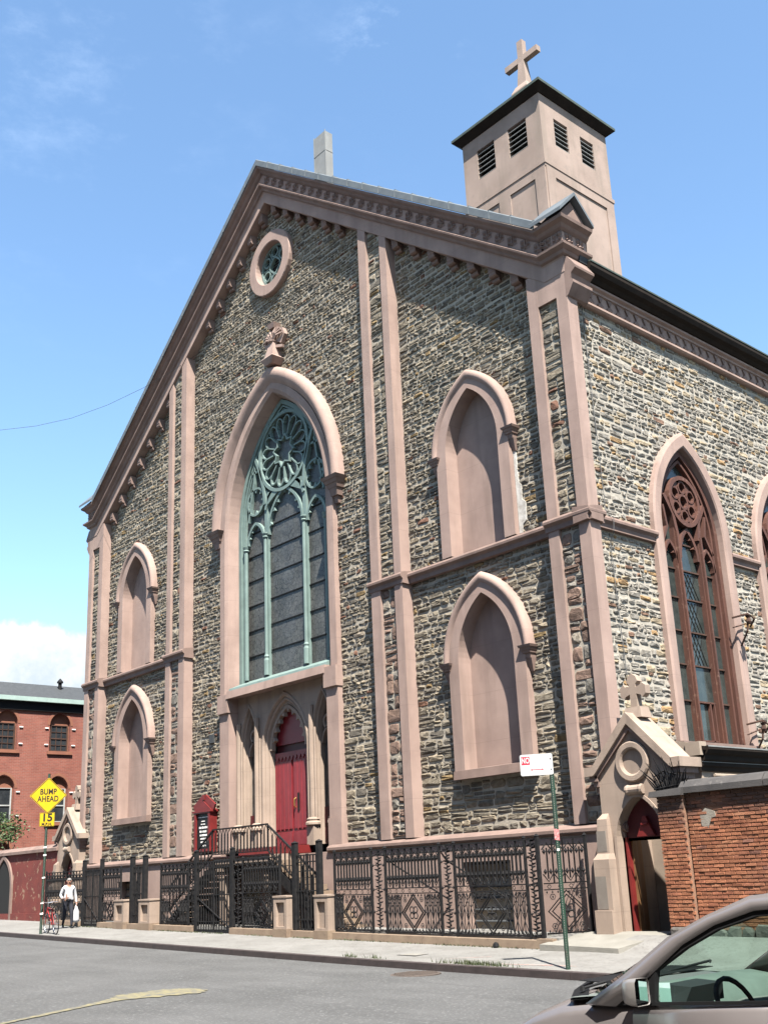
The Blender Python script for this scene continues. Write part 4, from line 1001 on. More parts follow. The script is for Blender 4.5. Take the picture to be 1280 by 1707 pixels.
# --- bell tower ------------------------------------------------------
TX0, TX1, TY0, TY1 = 6.56, 10.09, 4.0, 7.55
tw = P('bell_tower', MB().box(TX0, TX1, TY0, TY1, 18.5, 23.70), 'tower_stucco')
LW = [(7.22, 8.03, 24.68, 25.82), (8.66, 9.47, 24.66, 25.80)]
LS = [(4.67, 5.39, 24.64, 25.70), (6.05, 6.76, 24.62, 25.68)]
rect = lambda a, b, c, d: [(a, c), (b, c), (b, d), (a, d)]
ft = lambda u, v, d: (u, TY0 + d, v)
st_ = lambda u, v, d: (TX1 - d, u, v)
mb = MB().poly(rect(TX0, TX1, 23.7, 26.6), [rect(*q) for q in LW], ft, 0).poly(rect(TY0, TY1, 23.7, 26.6), [rect(*q) for q in LS], st_, 0)
mb.quad((TX0, TY0, 23.7), (TX0, TY1, 23.7), (TX0, TY1, 26.6), (TX0, TY0, 26.6)).quad((TX0, TY1, 23.7), (TX1, TY1, 23.7), (TX1, TY1, 26.6), (TX0, TY1, 26.6))
for q in LW: mb.loft([[ft(u, v, 0) for u, v in rect(*q)], [ft(u, v, .22) for u, v in rect(*q)]], True)
for q in LS: mb.loft([[st_(u, v, 0) for u, v in rect(*q)], [st_(u, v, .22) for u, v in rect(*q)]], True)
P('belfry', mb, 'tower_stucco', tw)
P('belfry_lining', MB().box(TX0 + .45, TX1 - .45, TY0 + .45, TY1 - .45, 23.8, 26.5), 'dark', tw)
for F, L_ in ((ft, LW), (st_, LS)):
    for a, b, c, d in L_:
        n = 6
        for k in range(n):
            z = c + (d - c) * (k + .5) / n
            P('louvre_slat', MB().hexa([F(a, z - .06, .02), F(b, z - .06, .02), F(b, z + .05, .20), F(a, z + .05, .20), F(a, z - .04, .02), F(b, z - .04, .02), F(b, z + .07, .20), F(a, z + .07, .20)]), 'lead', tw)
P('tower_band', MB().box(TX0 - .05, TX1 + .05, TY0 - .05, TY1 + .05, 23.66, 23.80).box(TX0 - .025, TX1 + .025, TY0 - .025, TY1 + .025, 23.56, 23.66), 'tower_stucco', tw)
fr = MB()
def frame(F, a, b):
    z0, z1 = 18.6, 23.56
    fr.prism(rect(a, b, z1 - .28, z1), F, -.045, .0)
    for q in ((a, a + .42), (b - .42, b)): fr.prism(rect(q[0], q[1], z0, z1 - .28), F, -.045, 0)
frame(ft, TX0 + .02, TX1 + .0); frame(st_, TY0 + .02, TY1 - .02)
fr.prism(rect((TX0 + TX1) / 2 - .25, (TX0 + TX1) / 2 + .25, 18.6, 23.28), ft, -.045, 0)
P('panel_frame', fr, 'tower_stucco', tw)
E0 = .25
P('tower_eaves', MB().hexa([(TX0 - .03, TY0 - .03, 26.38), (TX1 + .03, TY0 - .03, 26.38), (TX1 + .03, TY1 + .03, 26.38), (TX0 - .03, TY1 + .03, 26.38), (TX0 - E0, TY0 - E0, 26.58), (TX1 + E0, TY0 - E0, 26.58), (TX1 + E0, TY1 + E0, 26.58), (TX0 - E0, TY1 + E0, 26.58)]), 'copper', tw)
P('tower_roof', MB().box(TX0 - E0 - .02, TX1 + E0 + .02, TY0 - E0 - .02, TY1 + E0 + .02, 26.584, 26.68).hexa([(TX0 - E0, TY0 - E0, 26.68), (TX1 + E0, TY0 - E0, 26.68), (TX1 + E0, TY1 + E0, 26.68), (TX0 - E0, TY1 + E0, 26.68), (8.0, 5.5, 27.9), (8.5, 5.5, 27.9), (8.5, 6.0, 27.9), (8.0, 6.0, 27.9)]), 'gutter_edge', tw)
cx, cy = 8.24, 5.7
cr = MB().hexa([(cx - .36, cy - .36, 27.7), (cx + .36, cy - .36, 27.7), (cx + .36, cy + .36, 27.7), (cx - .36, cy + .36, 27.7), (cx - .36, cy - .36, 28.45), (cx + .36, cy - .36, 28.45), (cx + .36, cy + .36, 28.45), (cx - .36, cy + .36, 28.45)])
cr.hexa([(cx - .36, cy - .36, 28.45), (cx + .36, cy - .36, 28.45), (cx + .36, cy + .36, 28.45), (cx - .36, cy + .36, 28.45), (cx - .26, cy - .22, 28.75), (cx + .26, cy - .22, 28.75), (cx + .26, cy + .22, 28.75), (cx - .26, cy + .22, 28.75)])
cr.hexa([(cx - .21, cy - .17, 28.75), (cx + .21, cy - .17, 28.75), (cx + .21, cy + .17, 28.75), (cx - .21, cy + .17, 28.75), (cx - .125, cy - .11, 29.80), (cx + .125, cy - .11, 29.80), (cx + .125, cy + .11, 29.80), (cx - .125, cy + .11, 29.80)])
cr.box(cx - .125, cx + .125, cy - .11, cy + .11, 29.80, 30.70).box(cx - .76, cx - .125, cy - .105, cy + .105, 29.79, 30.02).box(cx + .125, cx + .76, cy - .105, cy + .105, 29.79, 30.02)
P('tower_cross', cr, 'tower_stucco', tw)

P('mortar_smear', MB().prism([(10.92, 12.75), (11.0, 12.7), (11.02, 11.6), (11.10, 11.5), (11.08, 11.1), (11.20, 11.0), (11.18, 10.5), (11.06, 10.42), (11.02, 10.2), (10.92, 10.2)], fnt, .325, .37), 'mortar_smear', fw)
# ------------------------------------------------------------------ GATEHOUSES
def gatehouse(gx, label, open_door):
    g = thing('gatehouse', label, 'gatehouse', (gx, -.2, .45), 'gabled stone gateways beside the church front')
    Y0 = -.2
    F = lambda u, v, d: (gx + u, Y0 + d, v)
    zb = .42
    ol = [(-.98, zb), (-.62, zb)] + [(u, v) for u, v in arch(.62, .95, 0, 2.35, 10)] + [(.62, zb), (.98, zb), (.98, 3.86), (0, 4.86), (-.98, 3.86)]
    P_ = lambda n, mb, m, par=g, **k: mb.build(n, m, par, **k)
    P_('gate_wall', MB().prism(ol, F, 0, .45), 'tan')
    P_('side_wall', MB().box(gx - .98, gx - .85, Y0 + .45, 1.4, zb, 3.4), 'tan'); P_('side_wall', MB().box(gx + .85, gx + .98, Y0 + .45, 1.4, zb, 3.4), 'tan')
    mb = MB()
    for s in (1, -1):
        # coping slab with a flat kneeler at its foot
        sec = [(0, 4.84), (0, 5.09), (s * 1.04, 4.00), (s * 1.26, 4.00), (s * 1.26, 3.80), (s * 1.04, 3.80), (s * .98, 3.84)]
        P_('coping', MB().prism(sec, F, -.13, .68), 'tan')
    mb = MB()
    for s in (1, -1):
        mb.prism([(0, 4.70), (0, 4.84), (s * .98, 3.84), (s * 1.04, 3.80), (s * 1.0, 3.72)], F, -.07, .05)
        mb.box(*sorted((gx + s * .96, gx + s * 1.18)), Y0 - .07, .45, 3.68, 3.80).box(*sorted((gx + s * .96, gx + s * 1.10)), Y0 - .03, .42, 3.56, 3.68).box(*sorted((gx + s * .96, gx + s * 1.04)), Y0 + .02, .40, 3.42, 3.56)
    P_('coping_moulding', mb, 'stucco_dark')
    P_('medallion_ring', MB().loft([[F(u, v, d) for u, v in circ(0, 4.02, r, 28)] for r, d in ((.44, .01), (.44, -.05), (.41, -.085), (.31, -.085), (.27, -.05), (.27, .0))], True), 'tan')
    P_('keystone', MB().lathe((gx - .22, Y0 - .04, 3.42), [(.10, 0), (.115, .05), (.10, .10), (.10, .34), (.115, .39), (.10, .44)], 12, 'x').box(gx - .16, gx + .16, Y0 - .04, Y0 + .02, 3.26, 3.45), 'tan')
    for s in ((-1,) if open_door else (1, -1)):
        bt = MB()
        for (za, zb_, o, dp) in ((.42, .95, 1.16, .34), (.95, 2.0, 1.12, .28)):
            bt.box(*sorted((gx + s * .70, gx + s * o)), Y0 - dp, Y0 + .3, za, zb_)
        bt.hexa([F(*q) for q in ((s * .70, 2.0, -.28), (s * 1.12, 2.0, -.28), (s * 1.12, 2.0, .3), (s * .70, 2.0, .3), (s * .74, 2.12, -.17), (s * 1.08, 2.12, -.17), (s * 1.08, 2.12, .3), (s * .74, 2.12, .3))])
        bt.hexa([F(*q) for q in ((s * .74, 2.12, -.17), (s * 1.08, 2.12, -.17), (s * 1.08, 2.12, .3), (s * .74, 2.12, .3), (s * .78, 2.85, -.12), (s * 1.04, 2.85, -.12), (s * 1.04, 2.85, .3), (s * .78, 2.85, .3))])
        bt.hexa([F(*q) for q in ((s * .78, 2.85, -.12), (s * 1.04, 2.85, -.12), (s * 1.04, 2.85, .3), (s * .78, 2.85, .3), (s * .80, 2.98, .01), (s * .96, 2.98, .01), (s * .96, 2.98, .3), (s * .80, 2.98, .3))])
        b_ = P_('buttress', bt, 'tan')
        P_('repaired_patch', MB().prism([(s * .82, .97), (s * 1.11, .97), (s * 1.11, 1.65), (s * .82, 1.65)], F, -.284, -.27), 'grey_patch', b_)
        P_('repaired_patch', MB().prism([(s * .80, 2.16), (s * 1.06, 2.16), (s * 1.05, 2.60), (s * .81, 2.60)], F, -.172, -.13), 'grey_patch', b_)
    P_('jamb_moulding', MB().ribbon([(-.66, zb), ] + arch(.66, 1.0, 0, 2.35, 10) + [(.66, zb)], .07, F, -.03, .05), 'tan')
    P_('tympanum', MB().prism([(-.60, 2.42)] + [(u, v) for u, v in arch(.60, .90, 0, 2.36, 10)] + [(.60, 2.42)], F, .26, .32), 'dark_red')
    P_('tympanum_lamp', MB().prism([(-.22, 2.44), (.24, 2.44), (.10, 2.72), (.05, 2.86), (-.03, 2.86), (-.08, 2.72)], F, .16, .26).prism([(-.07, 2.68), (.09, 2.68), (.09, 2.72), (-.07, 2.72)], F, .12, .17), 'board_red')
    for s in (1, -1): P_('door_post', MB().box(*sorted((gx + s * .62, gx + s * .52)), Y0 + .20, Y0 + .34, zb, 2.44), 'board_red')
    if open_door:
        d_ = P_('door_leaf', MB().hexa([F(*q) for q in ((-.54, zb + .05, .34), (-.48, zb + .05, .34), (-.70, zb + .05, .95), (-.76, zb + .05, .95), (-.54, 2.40, .34), (-.48, 2.40, .34), (-.70, 2.40, .95), (-.76, 2.40, .95))]), 'raw_wood')
        P_('door_leaf', MB().hexa([F(*q) for q in ((.46, zb + .05, .32), (.52, zb + .05, .32), (.46, zb + .05, 1.0), (.40, zb + .05, 1.0), (.46, 2.40, .32), (.52, 2.40, .32), (.46, 2.40, 1.0), (.40, 2.40, 1.0))]), 'dark_red')
        P_('door_edge', MB().box(gx + .43, gx + .47, Y0 + .28, Y0 + .33, zb + .05, 2.40), 'raw_wood')
        P_('lock', MB().lathe((gx + .40, Y0 + .30, 1.62), [(.03, -.06), (.07, -.02), (.07, .03), (.03, .08)], 8, 'z'), 'white_mark')
        P_('passage', MB().box(gx - 1.0, gx + .68, 3.2, 3.3, .3, 3.4), 'olive')
        P_('passage_box', MB().box(gx - .85, gx + .85, 2.6, 3.2, zb, 1.3), 'dark')
        P_('notice_paper', MB().box(gx - .28, gx - .1, 2.58, 2.6, 1.0, 1.25), 'grey_patch')
        P_('threshold', MB().box(gx - .6, gx + .6, Y0 + .05, Y0 + .4, zb - .1, zb + .06), 'slab')
    else:
        P_('door_leaf', MB().box(gx - .6, gx + .6, Y0 + .33, Y0 + .38, zb, 2.42), 'dark_red')
        for q in (-.3, 0, .3): P_('door_board', MB().box(gx + q - .13, gx + q + .13, Y0 + .31, Y0 + .335, zb + .2, 2.35), 'board_red')
    c = MB(); z0 = 5.06; Yc = Y0 + .35
    Fc = lambda u, v, d: (gx + u, Yc + d, v)
    c.hexa([Fc(*q) for q in ((-.24, z0 - .08, -.2), (.24, z0 - .08, -.2), (.24, z0 - .08, .2), (-.24, z0 - .08, .2), (-.20, z0 + .16, -.16), (.20, z0 + .16, -.16), (.20, z0 + .16, .16), (-.20, z0 + .16, .16))])
    lob = [(-.09, z0 + .16), (.09, z0 + .16), (.085, z0 + .46), (.20, z0 + .42), (.24, z0 + .36), (.34, z0 + .44), (.34, z0 + .62), (.24, z0 + .70), (.20, z0 + .64), (.085, z0 + .60), (.085, z0 + .68), (.15, z0 + .74), (.10, z0 + .86), (0, z0 + .92), (-.10, z0 + .86), (-.15, z0 + .74), (-.085, z0 + .68), (-.085, z0 + .60), (-.20, z0 + .64), (-.24, z0 + .70), (-.34, z0 + .62), (-.34, z0 + .44), (-.24, z0 + .36), (-.20, z0 + .42), (-.085, z0 + .46)]
    c.prism(lob, Fc, -.09, .09)
    P_('gable_cross', c, 'tan')
    return g
gatehouse(14.07, 'tan gabled gateway with open door, next to the orange brick wall', True)
gatehouse(-13.95, 'tan gabled gateway behind the yellow diamond sign, its door shut', False)

# ------------------------------------------------------------------ ANNEX behind the brick wall
an = thing('annex', 'low lean-to building with dark moulded eaves along the church flank', 'building', (14.5, 6, .4))
mb = MB().box(13.0, 14.75, 1.35, 30, .3, 4.0)
mb.build('wall', 'annex', an)
MB().hexa([(13.1, 1.2, 4.60), (15.0, 1.2, 4.22), (15.0, 30, 4.22), (13.1, 30, 4.60), (13.1, 1.2, 4.68), (15.02, 1.2, 4.30), (15.02, 30, 4.30), (13.1, 30, 4.68)]).build('roof', 'copper', an)
MB().hexa([(13.1, 1.16, 4.5), (14.85, 1.16, 4.12), (14.85, 1.34, 4.12), (13.1, 1.34, 4.5), (13.1, 1.16, 4.73), (14.85, 1.16, 4.38), (14.85, 1.34, 4.38), (13.1, 1.34, 4.73)]).box(14.55, 14.92, 1.12, 1.4, 4.12, 4.42).build('verge', 'annex', an)
ep = [(14.75, 3.78), (14.80, 3.78), (14.82, 3.86), (14.86, 3.90), (14.86, 3.98), (14.92, 4.02), (14.94, 4.12), (15.0, 4.16), (15.06, 4.24), (15.06, 4.31), (14.75, 4.31)]
MB().loft([[(x, 1.25, z) for x, z in ep], [(x, 30, z) for x, z in ep]], True, True, True).build('gutter', 'copper', an)
MB().box(15.045, 15.07, 1.25, 30, 4.29, 4.32).box(14.85, 14.87, 1.25, 30, 3.975, 3.99).build('gutter_bead', 'lead', an)
MB().tube([(14.82, 1.75, 3.70), (14.82, 8, 3.70)], .035, 6).tube([(14.82, 2.1, 3.70), (14.82, 2.1, .5)], .035, 6).build('drain_pipe', 'annex', an)

# ------------------------------------------------------------------ ORANGE BRICK WALL
bw = thing('brick_wall', 'orange brick yard wall under dark stone coping, right of the gateway', 'wall', (15, -.5, .3))
WXE = 24.0
wz = lambda x: walk_z(x, -.5)
MB().box(15.5, WXE, -.475, -.15, -.2, 3.22).box(14.87, 15.44, -.585, -.15, -.2, 3.20).build('mortar_core', 'brick_mortar', bw)
rng = random.Random(5); BR = []
def brick_geo(mb, x0, x1, yf, yb, z0, z1, c, r):
    e = .006; j = lambda: r.uniform(-.004, .004)
    i = len(mb.v)
    mb.v += [(x0, yb, z0), (x1, yb, z0), (x1, yb, z1), (x0, yb, z1), (x0 + e, yf + j(), z0 + e), (x1 - e, yf + j(), z0 + e), (x1 - e, yf + j(), z1 - e), (x0 + e, yf + j(), z1 - e)]
    mb.f += [(i + 4, i + 5, i + 6, i + 7), (i, i + 1, i + 5, i + 4), (i + 1, i + 2, i + 6, i + 5), (i + 2, i + 3, i + 7, i + 6), (i + 3, i, i + 4, i + 7)]
    mb.paint(c)
def brick_tone(x, z):
    d = mnoise.noise(Vector((x * .8, z * .7, 3.1))); t = rng.random()
    c = (.41, .162, .082) if t < .6 else (.375, .142, .075) if t < .85 else (.44, .19, .10) if t < .97 else (.27, .12, .08)
    k = rng.uniform(.92, 1.08)
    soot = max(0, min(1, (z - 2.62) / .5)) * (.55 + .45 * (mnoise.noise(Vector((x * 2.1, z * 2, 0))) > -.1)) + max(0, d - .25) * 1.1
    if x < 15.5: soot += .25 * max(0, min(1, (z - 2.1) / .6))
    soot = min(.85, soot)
    return tuple(a * 1.22 * k * (1 - soot) + b * soot for a, b in zip(c, (.075, .06, .055)))
z = -.02; row = 0
while z < 3.20:
    off = .115 if row % 2 else 0
    for (xa, xb, yf) in ((14.84, 15.46, -.60), (15.47, 22.0, -.49)):
        x = xa - off
        while x < xb - .03:
            a, b = max(xa, x), min(xb, x + .222)
            if b - a > .04 and z + .06 > wz(a) - .1:
                if not (15.75 < a < 16.05 and 2.52 < z < 2.85 and rng.random() < .65):
                    BR.append((a, b, yf - rng.uniform(-.006, .012), yf + .03, z, z + .062, brick_tone(a, z)))
            x += .234
    z += .0735; row += 1
def bscore(q):
    p = Vector(((q[0] + q[1]) / 2, q[2], (q[4] + q[5]) / 2)); pc = p - CAMP
    return (q[1] - q[0]) / pc.length - (10 if p.x > 17.35 else 0) - (5 if p.z < .3 else 0)
BR.sort(key=bscore, reverse=True)
bulk = MB()
for k, q in enumerate(BR):
    if k < 300: mb = MB(); brick_geo(mb, *q[:6], q[6], rng); mb.build('brick', 'brick', bw)
    else: brick_geo(bulk, *q[:6], q[6], rng)
bulk.build('brickwork', 'brick', bw, kind='stuff')
for k, (a, b) in enumerate(((15.40, 17.28), (17.30, 19.2), (19.22, 21.1), (21.12, 23.9))):
    MB().loft([[(x, y, z) for y, z in ((-.60, 3.22), (-.60, 3.34), (-.48, 3.46), (-.28, 3.50), (-.1, 3.40), (-.1, 3.22))] for x in (a, b)], True, True, True).build('coping_stone', 'coping', bw)
MB().hexa([(14.72, -.72, 3.19), (15.5, -.70, 3.19), (15.5, -.1, 3.19), (14.72, -.1, 3.19), (14.74, -.70, 3.30), (15.52, -.68, 3.34), (15.5, -.1, 3.36), (14.74, -.1, 3.32)]).build('pier_cap', 'coping', bw)
MB().prism([(15.78, 2.56), (15.92, 2.50), (16.02, 2.70), (16.12, 2.72), (16.10, 2.82), (15.90, 2.90), (15.76, 2.78)], fnt, -.497, -.47).build('mortar_patch', 'brick_mortar_pale', bw)
xx, k = 14.84, 0
while xx < 22:     # rough footing stones
    r = random.Random(k); w_ = r.uniform(.25, .5); z0 = walk_z(xx + .2, -.6) - .08; mb = MB()
    g_ = r.uniform(.10, .2); stone_geo(mb, fnt, xx, xx + w_ - .02, z0, z0 + r.uniform(.22, .34), -.47, (-.64 if xx < 15.4 else -.54) - r.uniform(0, .05), r, (g_ * 1.1, g_, g_ * .9))
    mb.build('footing_stone', 'stone', bw); xx += w_; k += 1
# iron spikes above the pier
sg = thing('spike_guard', 'fan of black iron spikes on the brick pier beside the gateway', 'spikes', (15.0, -.4, 3.3))
for k in range(22):
    a = radians(-62 + k * 6); r = .36 + .10 * ((k * 7) % 3); q = random.Random(k)
    p0 = (14.80 + .026 * k, -.42, 3.28 + .02 * (k % 3)); p1 = (p0[0] + sin(a) * r * .75, -.45 - .1 * (k % 3), p0[2] + cos(a) * r + .12)
    MB().tube([p0, ((p0[0] + p1[0]) / 2, p0[1] - .03, (p0[2] + p1[2]) / 2), p1], [.020, .018, .006], 5).build('spike', 'black_iron', sg)
MB().tube([(14.7, -.44, 3.36), (15.4, -.44, 3.42)], .016, 5).tube([(14.75, -.46, 3.62), (15.0, -.46, 3.72), (15.3, -.46, 3.62)], .014, 5).build('spike_rail', 'black_iron', sg)
# broken lamp brackets by the side window
for z, lab in ((8.0, 'rusty broken iron bracket high on the side window jamb'), (5.1, 'rusty iron bracket at the foot of the side window jamb')):
    t = thing('lamp_bracket', lab, 'bracket', side(6.4, z, .15))
    y = 6.35
    MB().tube([side(y - .35, z + .15, .10), side(y - .1, z + .22, -.25), side(y + .12, z + .1, -.30), side(y + .3, z - .05, -.05)], .03, 5).tube([side(y - .1, z + .22, -.25), side(y - .15, z - .25, -.2), side(y - .05, z - .6, .1)], .028, 5).tube([side(y + .3, z + .05, .1), side(y - .35, z - .12, .1)], .02, 5).build('arm', 'rust', t)
    MB().lathe(side(y - .12, z + .05, -.26), [(.05, -.12), (.08, -.05), (.05, .05), (.09, .12)], 7).build('collar', 'rust', t)

# ------------------------------------------------------------------ RED WALL, RED BUILDING on the left
rw = thing('red_wall', 'low peeling red wall with stone coping, left of the far gateway', 'wall', (-18, 0, .6))
MB().box(-26, -14.95, -.2, .15, .2, 3.42).build('wall_face', 'render_red', rw)
MB().box(-26, -14.95, -.26, .2, .2, .95).build('wall_base', 'render_red', rw)
for k in range(6):
    a = -26 + k * 1.86
    MB().loft([[(x, y, z) for y, z in ((-.30, 3.42), (-.30, 3.54), (-.05, 3.70), (.22, 3.54), (.22, 3.42))] for x in (a, a + 1.84)], True, True, True).build('coping_stone', 'stucco_dark', rw)
ad = MB().prism(arch(.9, 1.3, -20.35, 2.0, 10), fnt, -.235, -.2)
MB().prism([(-21.2, .5), (-19.5, .5)] + arch(.85, 1.25, -20.35, 2.0, 10)[::-1], fnt, -.23, -.19).build('arched_door', 'dark', rw)
MB().ribbon([(-21.28, .5)] + arch(.93, 1.35, -20.35, 2.0, 10) + [(-19.42, .5)], .16, fnt, -.28, -.15).build('arch_trim', 'stucco_dark', rw)
rb = thing('red_brick_building', 'red brick building with pointed windows and dark slate roof beyond the far gateway', 'building', (-24.5, 6, .6))
RX = -24.0
Fr = lambda u, v, d: (RX - d, u, v)
RWIN = [(y, z0, z1, kind) for y in (0.95, 3.72, 6.5, 9.3) for z0, z1, kind in ((8.62, 9.95, 'six'), (5.10, 6.75, 'two'))] + [(.95, 2.6, 3.6, 'two')]
hol = []
for y, z0, z1, kd in RWIN: hol.append([(y - .55, z0), (y + .55, z0)] + arch(.55, .62, y, z1, 6)[::-1])
rbw = MB().poly([(.25, .3), (20, .3), (20, 11.0), (.25, 11.0)], hol, Fr, 0).quad((RX, .25, .3), (RX - 10, .25, .3), (RX - 10, .25, 11), (RX, .25, 11))
for lp in hol: rbw.loft([[Fr(u, v, 0) for u, v in lp], [Fr(u, v, .22) for u, v in lp]], True)
rbw.build('wall', 'far_brick', rb)
MB().box(RX - 10, RX + .1, .15, 20, 10.62, 11.06).build('eaves_board', 'car_trim', rb)
MB().box(RX - .1, RX + .32, .0, 20, 11.06, 11.28).build('gutter', 'mint', rb)
mb = MB().hexa([(RX + .3, -.05, 11.28), (RX + .3, 20, 11.28), (RX - 10, 20, 11.28), (RX - 10, -.05, 11.28), (RX - 1.4, .3, 12.25), (RX - 1.4, 20, 12.25), (RX - 9, 20, 12.25), (RX - 9, .3, 12.25)])
rf_ = mb.build('roof', 'slate', rb)
MB().lathe((RX - 1.0, 4.05, 11.9), [(.10, 0), (.10, .42), (.17, .44), (.17, .50), (.02, .68)], 8).build('roof_vent', 'car_trim', rf_)
for y, z0, z1, kd in RWIN:
    lp = [(y - .55, z0), (y + .55, z0)] + arch(.55, .62, y, z1, 6)[::-1]
    wn = MB().poly(lp, [], Fr, .20).build('window', 'sandstone_red', rb)
    fm = 'rust' if kd == 'six' else 'white_frame'
    MB().prism(rect(y - .42, y + .42, z0 + .06, z1 - .02), Fr, .17, .195).build('pane', 'pane', wn)
    f = MB().ribbon(rect(y - .44, y + .44, z0 + .04, z1), .07, Fr, .12, .19, True).prism(rect(y - .44, y + .44, (z0 + z1) / 2 - .03, (z0 + z1) / 2 + .03), Fr, .13, .19)
    if kd == 'six':
        for q in (-.14, .14): f.prism(rect(y + q - .015, y + q + .015, z0, z1), Fr, .14, .19)
        for q in (.25, .75): zz = z0 + (z1 - z0) * q; f.prism(rect(y - .42, y + .42, zz - .015, zz + .015), Fr, .14, .19)
    f.build('frame', fm, wn)
    MB().prism(rect(y - .66, y + .66, z0 - .16, z0), Fr, -.10, .15).build('sill', 'sandstone_red', wn)
    MB().ribbon(arch(.62, .72, y, z1, 6), .13, Fr, -.015, .02).build('arch_bricks', 'sandstone_red', wn)
    mb = MB()
    for s in (1, -1):
        for zz in (z0 + .3, z1 - .2): mb.prism(rect(y + s * .72 - .09, y + s * .72 + .09, zz, zz + .05), Fr, -.06, 0)
    mb.build('shutter_hooks', 'white_mark', wn)
# tree at the left edge: a trunk behind the wall and a loose crown, one branch reaching into view
tr_ = thing('tree', 'small green tree behind the red wall at the left edge', 'tree', (-22.6, .9, .6))
MB().tube([(-22.6, .9, .6), (-22.5, .85, 2.4), (-22.2, .7, 3.8)], [.13, .10, .06], 7).tube([(-22.4, .8, 2.9), (-21.6, .4, 3.9), (-20.7, .0, 4.35)], [.05, .035, .012], 5).tube([(-22.3, .75, 3.3), (-22.9, .3, 4.6)], [.04, .012], 5).build('trunk', 'bark', tr_)
lf = MB(); r = random.Random(3)
for c_, rad, n in (((-20.75, .02, 4.30), .42, 130), ((-21.3, .25, 4.35), .5, 160), ((-22.2, .7, 4.8), .9, 420), ((-22.9, .4, 5.0), .7, 260)):
    for _ in range(n):
        p = Vector(c_) + Vector((r.gauss(0, .5), r.gauss(0, .4), r.gauss(0, .33))) * rad
        d = Vector((r.uniform(-1, 1), r.uniform(-1, 1), r.uniform(-.6, .3))).normalized(); s_ = Vector((r.uniform(-1, 1), r.uniform(-1, 1), r.uniform(-1, 1))).cross(d).normalized()
        l_ = r.uniform(.10, .17); lf.quad(p, p + d * l_ * .5 + s_ * l_ * .28, p + d * l_, p + d * l_ * .5 - s_ * l_ * .28)
lf.build('crown', 'leaf', tr_)

# ------------------------------------------------------------------ FRONT STAIR
FY = -1.2
stt = thing('entrance_stair', 'double flight of steps and landing before the red church door', 'stairs', (0, -.6, .4))
LX0, LX1, LZ = -1.6, 1.45, 2.62
MB().box(LX0, LX1, -1.02, .48, LZ - .2, LZ).box(LX0 + .03, LX1 - .03, -.98, -.02, LZ - .26, LZ - .2).build('landing', 'tan', stt)
MB().box(LX0 - .02, LX1 + .02, -1.05, -1.02, LZ - .02, LZ + .02).build('landing_edge', 'board_red', stt)
MB().box(-1.3, 1.55, -.3, .5, LZ, PZ).build('threshold_step', 'board_red', stt)
ns = 12; rise = (LZ - .42) / ns; run = .29
for s, xs in ((1, LX1), (-1, LX0)):
    for k in range(ns - 1):
        z = LZ - rise * (k + 1); x0 = xs + s * run * k; x1 = x0 + s * (run + .03)
        MB().box(*sorted((x0, x1)), -1.0, -.06, z - .16, z).build('step', 'tan_step', stt)
    e = xs + s * run * (ns - 1)
    for yy in (-1.03, -.06):
        MB().hexa([(xs, yy - .03, LZ - .5), (e, yy - .03, .18), (e, yy + .03, .18), (xs, yy + .03, LZ - .5), (xs, yy - .03, LZ - .14), (e, yy - .03, .50), (e, yy + .03, .50), (xs, yy + .03, LZ - .14)]).build('stringer', 'black_iron', stt)
for x in (LX0 + .25, LX1 - .3):
    MB().box(x - .12, x + .12, -.9, -.66, .2, 2.0).box(x - .15, x + .15, -.93, -.63, 2.0, 2.06).box(x - .13, x + .13, -.91, -.65, 2.10, 2.16).box(x - .2, x + .2, -.98, -.6, 2.2, 2.3).build('landing_pier', 'tan', stt)
def rail_along(parent, p0, p1, h, n, name='picket', base_gap=.10, arches=True):
    p0, p1 = Vector(p0), Vector(p1); up = Vector((0, 0, 1))
    MB().bar(p0 + up * h, p1 + up * h, .05, .045).build('top_rail', 'black_iron', parent)
    MB().bar(p0 + up * base_gap, p1 + up * base_gap, .035, .03).build('bottom_rail', 'black_iron', parent)
    d = (p1 - p0) / n
    orn_ = MB()
    for k in range(n + 1):
        q = p0 + d * k
        MB().bar(q + up * base_gap, q + up * (h - .16 if 0 < k < n else h), .034, .034, (0, 1, 0)).build(name, 'black_iron', parent)
        if arches and k < n:
            m_ = q + d * .5; t = d.normalized()
            orn_.tube([q + up * (h - .18), q + d * .25 + up * (h - .09), m_ + up * (h - .015)], .014, 4).tube([q + d + up * (h - .18), q + d * .75 + up * (h - .09), m_ + up * (h - .015)], .010, 4)
            orn_.tube([q + up * (base_gap + .20), m_ + up * (base_gap + .02), q + d + up * (base_gap + .20)], .010, 4)
        for zz in (base_gap + .22, h - .26):
            c = q + up * zz; r_ = .038
            i = len(orn_.v); orn_.v += [tuple(c + Vector(w_)) for w_ in ((-r_, 0, 0), (0, -.03, 0), (r_, 0, 0), (0, .03, 0), (0, 0, r_ * 1.3), (0, 0, -r_ * 1.3))]
            orn_.f += [(i, i + 1, i + 4), (i + 1, i + 2, i + 4), (i + 2, i + 3, i + 4), (i + 3, i, i + 4), (i + 1, i, i + 5), (i + 2, i + 1, i + 5), (i + 3, i + 2, i + 5), (i, i + 3, i + 5)]
    orn_.build('railing_ornament', 'black_iron', parent)
rl = thing('landing_railing', 'black iron railing round the landing and steps of the red door', 'railing', (0, -1.08, LZ))
rail_along(rl, (LX0, -1.08, LZ), (LX1, -1.08, LZ), .86, 17)
e1 = LX1 + run * 8; rail_along(rl, (LX1 + .02, -1.08, LZ - .02), (e1, -1.08, LZ - rise * 8), .84, 11)
e2 = LX0 - run * 9; rail_along(rl, (LX0 - .02, -1.08, LZ - .02), (e2, -1.08, LZ - rise * 9), .84, 12)

